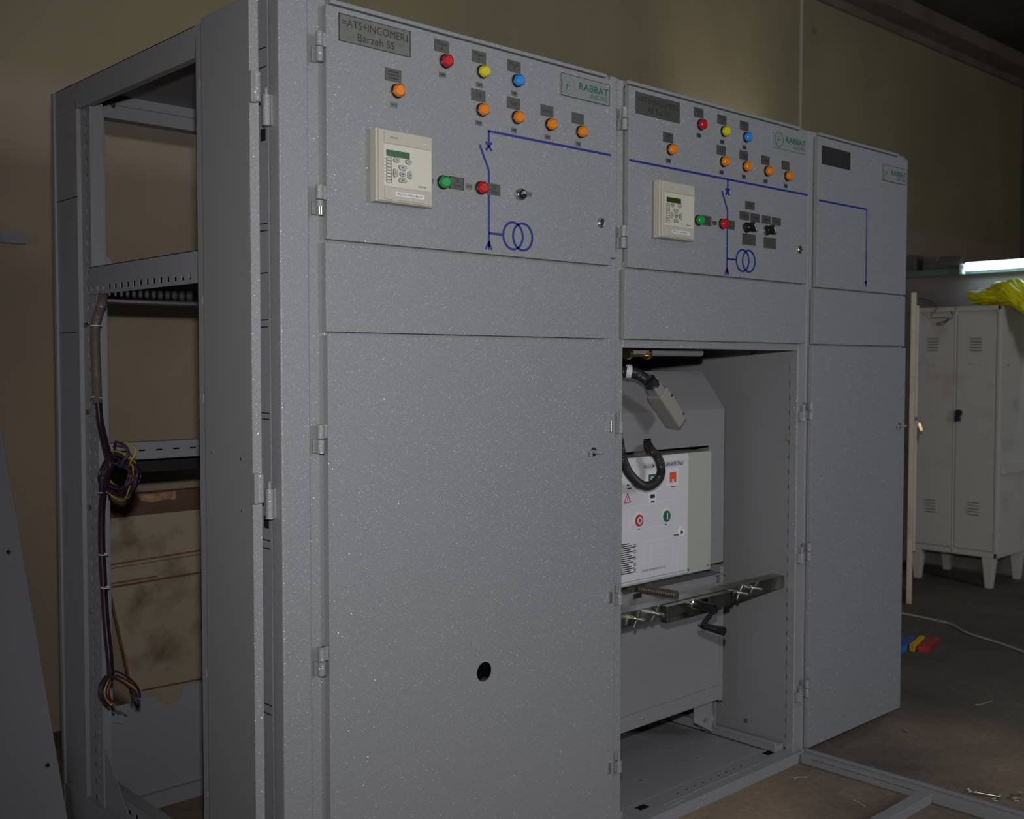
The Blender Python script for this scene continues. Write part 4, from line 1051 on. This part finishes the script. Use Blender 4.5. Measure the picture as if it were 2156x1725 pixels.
# ================================================================== BEHIND THE ROW
bd = MB(); z1_, z0_ = U(320, 1036, 'y', 1.80).z, min(U(228, 1090, 'y', 1.80).z, U(430, 1072, 'y', 1.80).z)
bd.box(.15, 1.9, 1.80, 1.835, z0_, z1_, 'brown_wood')
bw = thing('wooden_board', (1.0, 1.82, z0_), 'dark brown board with torn tan tape behind the cabinet frame, over the rusty sheet', 'board')
finish('board', bd, bw, .003)
p, q = U(286, 1040, 'y', 1.799), U(370, 1052, 'y', 1.799)
t_ = MB(); t_.prism([(p.x, p.z), (p.x+.05, p.z-.006), (q.x-.03, p.z-.004), (q.x, p.z+.001), (q.x, q.z), (q.x-.04, q.z+.004), (p.x+.06, q.z-.003), (p.x+.02, q.z+.006)], 'y', 1.7985, 1.80, 'tape_tan'); finish('torn_tape', t_, bw)
rs = thing('rusty_sheet', (.9, 1.78, 0), 'dirty cream sheet-metal panel with rusty folds leaning behind the near cabinet frame', 'sheet metal panel')
S = lambda px, py: ((lambda q: (q.x, q.z))(U(px, py, 'y', 1.80)))
b = MB()
zt_b = min(S(228, 1090)[1], S(430, 1072)[1])
o1 = [(S(228, 1096)[0], zt_b), (1.8, zt_b), (1.8, S(430, 1207)[1]), S(430, 1203), S(232, 1237)]
b.prism(o1, 'y', 1.800, 1.822, 'rusty_cream')
finish('upper_panel', b, rs)
b = MB(); o2 = [S(232, 1238), S(430, 1204), (1.8, S(430, 1204)[1]), (1.8, 0), (S(283, 1478)[0]+.03, 0), S(283, 1478)]
b.prism(o2, 'y', 1.796, 1.818, 'rusty_cream'); finish('lower_panel', b, rs)
for a_, c_, w_ in (((230, 1190), (430, 1158), .006), ((230, 1198), (430, 1166), .003), ((231, 1230), (330, 1214), .006), ((231, 1237), (430, 1204), .008), ((297, 1454), (430, 1428), .007), ((233, 1258), (281, 1478), .009)):
    b = MB(); seg2(b, S(*a_), S(*c_), w_, 'rust', 1.796 if a_[1] > 1230 else 1.800); finish('rusty_fold', b, rs)
b = MB(); p, q = U(290, 1680, 'y', 1.6), U(430, 1640, 'y', 1.6); b.box(.1, 1.8, 1.50, 1.53, 0, .05, 'aged_cream'); solo('floor_batten', b, 'pale batten lying on the floor behind the near cabinet base', 'batten')
b = MB(); p = U(0, 488, 'y', WY-.03); q = U(55, 500, 'y', WY-.03)
b.box(q.x-.75, q.x, WY-.035, WY-.032, q.z-.022, q.z+.016, 'frame_grey_paint'); b.box(q.x-.75, q.x, WY-.035, WY, q.z-.024, q.z-.022, 'frame_grey_paint')
solo('angle_bar', b, 'short grey steel angle bar fixed on the wall at far left', 'metal bar')
# leaning dark sheet in the left foreground
lean = thing('leaning_panel', (-.6, 1.5, 0), 'dark grey sheet-metal panel leaning against the back wall at lower left', 'sheet metal panel')
d = Vector((0, 1.657-1.168, 1.157-.069)).normalized()
base = Vector((-.098, 1.168, .069))-d*(.069/d.z); topl = 2.0/d.z*.97
n_ = Vector((1, 0, 0)).cross(d)
b = MB(); b.obox(base+d*topl/2+Vector((-.5, 0, 0)), Vector((.5, 0, 0)), d*topl/2, n_*.008, 'frame_grey_paint'); finish('sheet', b, lean, .002)
b = MB()
for px_, py_ in ((18, 1163), (100, 1612)):
    # intersect the pixel ray with the sheet
    rd = ray(px_, py_); o_ = Vector((CX, CY, CZ)); nn = n_ if n_.y < 0 else -n_; pp = base+nn*.0083; t0 = (pp-o_).dot(nn)/rd.dot(nn); h = o_+rd*t0
    b.cyl(h-nn*.001, h+nn*.0006, .007, 'dark', n=14)
finish('fixing_hole', b, lean)

# ================================================================== RIGHT BAY
LXF = 5.31
lk = thing('locker', (5.53, 1.03, 0), 'old white two-door metal locker on splayed legs against the far partition', 'locker')
ly0, ly1, lz0, lz1 = .748, 1.312, .188, 1.716
b = MB(); b.box(LXF+.004, LXF+.45, ly0, ly1, lz0, lz1, 'locker_white')
for a_ in (ly0, 1.020, ly1-.012): b.box(LXF-.012, LXF+.004, a_, a_+(.022 if a_ == ly0 else .012), lz0, lz1, 'locker_white')
b.box(LXF-.012, LXF+.004, ly0, ly1, lz1-.03, lz1, 'locker_white'); b.box(LXF-.012, LXF+.004, ly0, ly1, lz0, lz0+.035, 'locker_white')
finish('carcass', b, lk, .004)
for y0_, y1_, dk in ((.778, 1.014, 1), (1.034, 1.298, 0)):
    b = MB(); b.box(LXF-.010, LXF+.003, y0_, y1_, lz0+.04, lz1-.045, 'locker_white'); 
    dd = finish('door', b, lk, .003)
    yc = (y0_+y1_)/2
    for zc in (U(2062, 725, 'x', LXF).z if dk else U(1960, 725, 'x', LXF).z, U(2050, 1070, 'x', LXF).z if dk else U(1950, 1063, 'x', LXF).z):
        v_ = MB()
        for k in range(5):
            z_ = zc+.036-k*.018; v_.prism([(LXF-.018, z_), (LXF-.010, z_+.009), (LXF-.010, z_)], 'y', yc-.035, yc+.035, 'locker_white'); v_.box(LXF-.0108, LXF-.010, yc-.035, yc+.035, z_-.006, z_-.001, 'locker_dark')
        finish('vent', v_, dd)
    v_ = MB(); zc = U(2062, 765, 'x', LXF).z; v_.box(LXF-.013, LXF-.010, yc-.034, yc+.034, zc-.013, zc+.006, 'locker_white'); finish('card_holder', v_, dd, .001)
q = U(2018, 874, 'x', LXF-.02)
v_ = MB(); v_.cyl((LXF-.012, q.y, q.z+.012), (LXF-.030, q.y, q.z+.012), .022, 'navy_plastic', n=16); v_.box(LXF-.034, LXF-.014, q.y-.016, q.y+.022, q.z-.040, q.z, 'navy_plastic'); finish('handle', v_, lk, .004)
for y_, x_ in ((ly0+.055, LXF+.02), (ly1-.055, LXF+.02), (ly0+.055, LXF+.43), (ly1-.055, LXF+.43)):
    v_ = MB(); w0, w1 = .040, .019
    vs = [(x_-w1, y_-w1, 0), (x_+w1, y_-w1, 0), (x_+w1, y_+w1, 0), (x_-w1, y_+w1, 0), (x_-w0*.8, y_-w0*.9, lz0), (x_+w0*.8, y_-w0*.9, lz0), (x_+w0*.8, y_+w0*.9, lz0), (x_-w0*.8, y_+w0*.9, lz0)]
    v_.add(vs, [(0, 3, 2, 1), (4, 5, 6, 7), (0, 1, 5, 4), (1, 2, 6, 5), (2, 3, 7, 6), (3, 0, 4, 7)], 'locker_white'); finish('leg', v_, lk, .003)
q = U(2138, 985, 'y', ly0-.006); b = MB(); b.box(LXF+.02, LXF+.46, ly0-.02, ly0-.001, q.z-.03, q.z+.03, 'locker_white'); finish('side_rail', b, lk, .003)
b = MB(); q = U(2122, 770, 'y', ly0); b.cyl((q.x, ly0, q.z), (q.x, ly0-.004, q.z), .007, 'steel', n=10); finish('rivet', b, lk)
# wire loop hanging on the locker
b = MB(); X_ = LXF-.022
wl = [U(a, c, 'x', X_) for a, c in ((2002, 655), (2005, 668), (1990, 676), (1972, 682), (1982, 684), (1996, 674), (1988, 668), (1966, 670), (1960, 664), (1972, 650), (1968, 640), (1950, 632), (1925, 626))]
b.tube(spline(wl, 8), .0028, 'rubber', n=6); solo('thin_cord', b, 'thin dark cord looped over the top left of the white locker', 'cord')
# yellow plastic bag slumped over the locker top
bm = bmesh.new(); bmesh.ops.create_icosphere(bm, subdivisions=5, radius=1)
c = Vector((5.50, .68, 1.765))
for v in bm.verts:
    p = v.co.copy(); f = 1+.22*noise.noise(p*2.1+Vector((3, 1, 0)))+.22*abs(noise.noise(p*4.2))-.16*abs(noise.noise(p*8))
    v.co = Vector((c.x+p.x*.20*f, c.y+p.y*.33*f, c.z+p.z*(.120 if p.z > 0 else .055)*f))
    if v.co.y < .73: v.co.z -= (.73-v.co.y)*.75; v.co.x += 0
    elif v.co.z < 1.717: v.co.z = 1.717+.0*p.z
b = MB(); b.add([v.co for v in bm.verts], [tuple(q.index for q in f.verts) for f in bm.faces], 'yellow_plastic', False); bm.free()
solo('plastic_bag', b, 'crumpled bright yellow plastic bag slumped on top of the white locker', 'bag')
# upright door leaf seen on its edge, with keys in its lock
e0 = U(1911, 1272, 'z', 0); vd = Vector((e0.x-CX, e0.y-CY, 0)).normalized(); nd = Vector((vd.y, -vd.x, 0))
ud = thing('upright_door_leaf', tuple(e0), 'cream metal door leaf standing on edge between the far cabinet and the locker', 'door')
ztp = 1.765
b = MB(); b.obox(e0+vd*.20+Vector((0, 0, ztp/2))+nd*.006, vd*.20, nd*.015, Vector((0, 0, ztp/2)), 'aged_cream'); finish('leaf', b, ud, .004)
b = MB(); b.obox(e0+vd*.30+Vector((0, 0, ztp/2+.1))+nd*.030, vd*.012, nd*.006, Vector((0, 0, ztp/2-.16)), 'locker_white'); finish('edge_strip', b, ud)
# keys
kp = e0+nd*.030+vd*.02; kp.z = U(1922, 893, 'y', e0.y).z
ks = thing('key_bunch', tuple(kp), 'small bunch of keys with brass tag hanging from the cream door leaf', 'keys')
b = MB(); b.tube([kp+Vector((0, 0, .02))+nd*.010*math.cos(a)+Vector((0, 0, .010*math.sin(a))) for a in [k*PI/8 for k in range(17)]], .002, 'steel', n=6); b.cyl(kp+nd*-.012+Vector((0, 0, .03)), kp+nd*.006+Vector((0, 0, .03)), .008, 'locker_dark', n=12); finish('key_ring', b, ks)
b = MB(); b.obox(kp+nd*.022+Vector((0, 0, -.015)), (nd*.007+Vector((0, 0, -.022))), vd*.002, nd*.007+Vector((0, 0, .002)), 'brass'); finish('tag', b, ks, .001)
b = MB(); b.obox(kp+nd*.010+Vector((0, 0, -.05)), Vector((0, 0, .035)), vd*.002, nd*.006, 'locker_dark'); finish('key', b, ks, .001)
# fluorescent tube on the partition head
tl = thing('fluorescent_lamp', (PX-.07, .60, 1.99), 'lit bare fluorescent tube running along the top edge of the far partition', 'lamp')
ty = U(2035, 562, 'x', PX-.085); X_ = PX-.085
b = MB(); b.cyl((X_, ty.y, ty.z), (X_, ty.y-1.2, ty.z), .026, 'tube_glow', n=20); finish('tube', b, tl)
b = MB(); b.cyl((X_, ty.y+.0, ty.z), (X_, ty.y+.022, ty.z), .016, 'white_label', n=12); b.box(X_-.012, X_+.03, ty.y+.022, ty.y+.04, ty.z-.045, ty.z+.02, 'white_label'); finish('end_cap', b, tl)
b = MB(); b.box(X_+.028, PX-.051, ty.y-1.25, ty.y+.05, ty.z-.03, ty.z+.02, 'locker_dark'); finish('batten', b, tl)
# dark things left on the partition head
q = U(1920, 545, 'x', PX+.03); b = MB(); b.box(PX-.02, PX+.11, q.y-.05, q.y+.13, 1.995, q.z+.02, 'locker_dark'); solo('dark_box', b, 'small dark box standing on the partition head beside the far cabinet', 'box', bevel=.004)
q0, q1 = U(1950, 545, 'x', PX+.03), U(2030, 560, 'x', PX+.03)
b = MB(); b.box(PX-.02, PX+.10, q1.y, q0.y, 1.995, 2.05, 'locker_dark'); b.box(PX-.02, PX+.10, q0.y-.10, q0.y, 2.05, 2.085, 'locker_dark'); b.cyl((PX+.04, q1.y+.02, 2.05), (PX+.04, q0.y-.1, 2.06), .03, 'locker_dark', n=12)
solo('dark_bundle', b, 'long low dark bundle lying on the partition head left of the tube', 'bundle', bevel=.004)

# ------------------------------------------------------------------ things on the floor
def flat_block(name, pts, h, mt, label, cat, group=None):
    P = [U(a, c, 'z', 0) for a, c in pts]; b = MB(); b.prism([(p.x, p.y) for p in P], 'z', 0, h, mt); return solo(name, b, label, cat, group, bevel=.003)
G = 'coloured blocks on the floor'
flat_block('plastic_block', [(1898, 1356), (1930, 1352), (1908, 1374), (1885, 1378)], .03, 'toy_blue', 'blue plastic block on the floor, nearest the far cabinet', 'block', G)
flat_block('plastic_block', [(1936, 1352), (1947, 1354), (1925, 1374), (1914, 1371)], .034, 'toy_yellow', 'yellow plastic block between the blue and red ones', 'block', G)
flat_block('plastic_block', [(1952, 1353), (1979, 1354), (1957, 1375), (1932, 1374)], .028, 'toy_red', 'red plastic block on the floor, rightmost of three', 'block', G)
b = MB(); b.tube(spline([U(a, c, 'z', .006) for a, c in ((1880, 1288), (1905, 1293), (1945, 1301), (1985, 1310), (2003, 1315), (2030, 1330), (2060, 1341), (2100, 1353), (2156, 1373), (2230, 1400))], 8), .006, 'white_cable', n=8)
solo('floor_cable', b, 'thin white cable trailing across the dark floor at right', 'cable')
def bolt(px0, py0, px1, py1, label, r=.0055, group='loose bolts on the floor'):
    a, c = U(px0, py0, 'z', r+.004), U(px1, py1, 'z', r+.004); d = (c-a).normalized(); b = MB()
    b.cyl(a, c, r, 'steel', n=12); b.cyl(c, c+d*.006, r*1.8, 'steel', n=6, smooth=False); b.cyl(a+d*.004, a+d*.010, r*1.7, 'steel', n=6, smooth=False)
    solo('loose_bolt', b, label, 'bolt', group)
bolt(2050, 1668, 2103, 1677, 'long steel bolt lying on the floor at lower right', .0045)
bolt(1856, 1636, 1868, 1639, 'short steel bolt on the floor just beyond the floor track')
bolt(1787, 1612, 1792, 1613, 'small steel bolt touching the floor track near the cabinet', .006)
def washer(px, py, label, r=.010):
    p = U(px, py, 'z', .002); b = MB(); N = 16
    b.tube([p+Vector((math.cos(2*PI*k/N)*r, math.sin(2*PI*k/N)*r, 0)) for k in range(N+1)], .0018, 'steel', n=6); solo('washer', b, label, 'washer', 'loose washers on the floor')
washer(2095, 1684, 'thin washer just in front of the long bolt'); washer(2139, 1684, 'wide washer at the right edge, below the small nut', .012); washer(2040, 1664, 'small washer just left of the long bolt', .008)
p = U(2150, 1673, 'z', .006); b = MB(); b.cyl(p-Vector((0, 0, .005)), p+Vector((0, 0, .006)), .010, 'steel', n=6, smooth=False); solo('loose_nut', b, 'small steel nut on the floor at the right edge', 'nut')
def straw(pts, mt, label, cat='strand', nm='wire_strand'):
    b = MB(); b.tube(spline([U(a, c, 'z', .003) for a, c in pts], 6), .0013, mt, n=5); solo(nm, b, label, cat, 'wire scraps on the floor')
straw(((1672, 1640), (1680, 1637), (1700, 1637)), 'white_cable', 'pale wire scrap on the floor in front of the open compartment')
straw(((1898, 1535), (1905, 1540), (1910, 1543)), 'wire_brown', 'brown wire scrap on the floor before the far cabinet')
straw(((2120, 1683), (2128, 1678), (2134, 1672)), 'copper_brown', 'copper wire scrap beside the long bolt')
straw(((2053, 1485), (2068, 1483), (2088, 1476)), 'white_cable', 'pale wire scrap alone on the dark floor at right')
straw(((1795, 1684), (1808, 1690), (1822, 1699)), 'white_cable', 'pale wire scrap inside the floor track frame')

for o in bpy.data.objects:
    if '_o' in o.keys(): del o['_o']
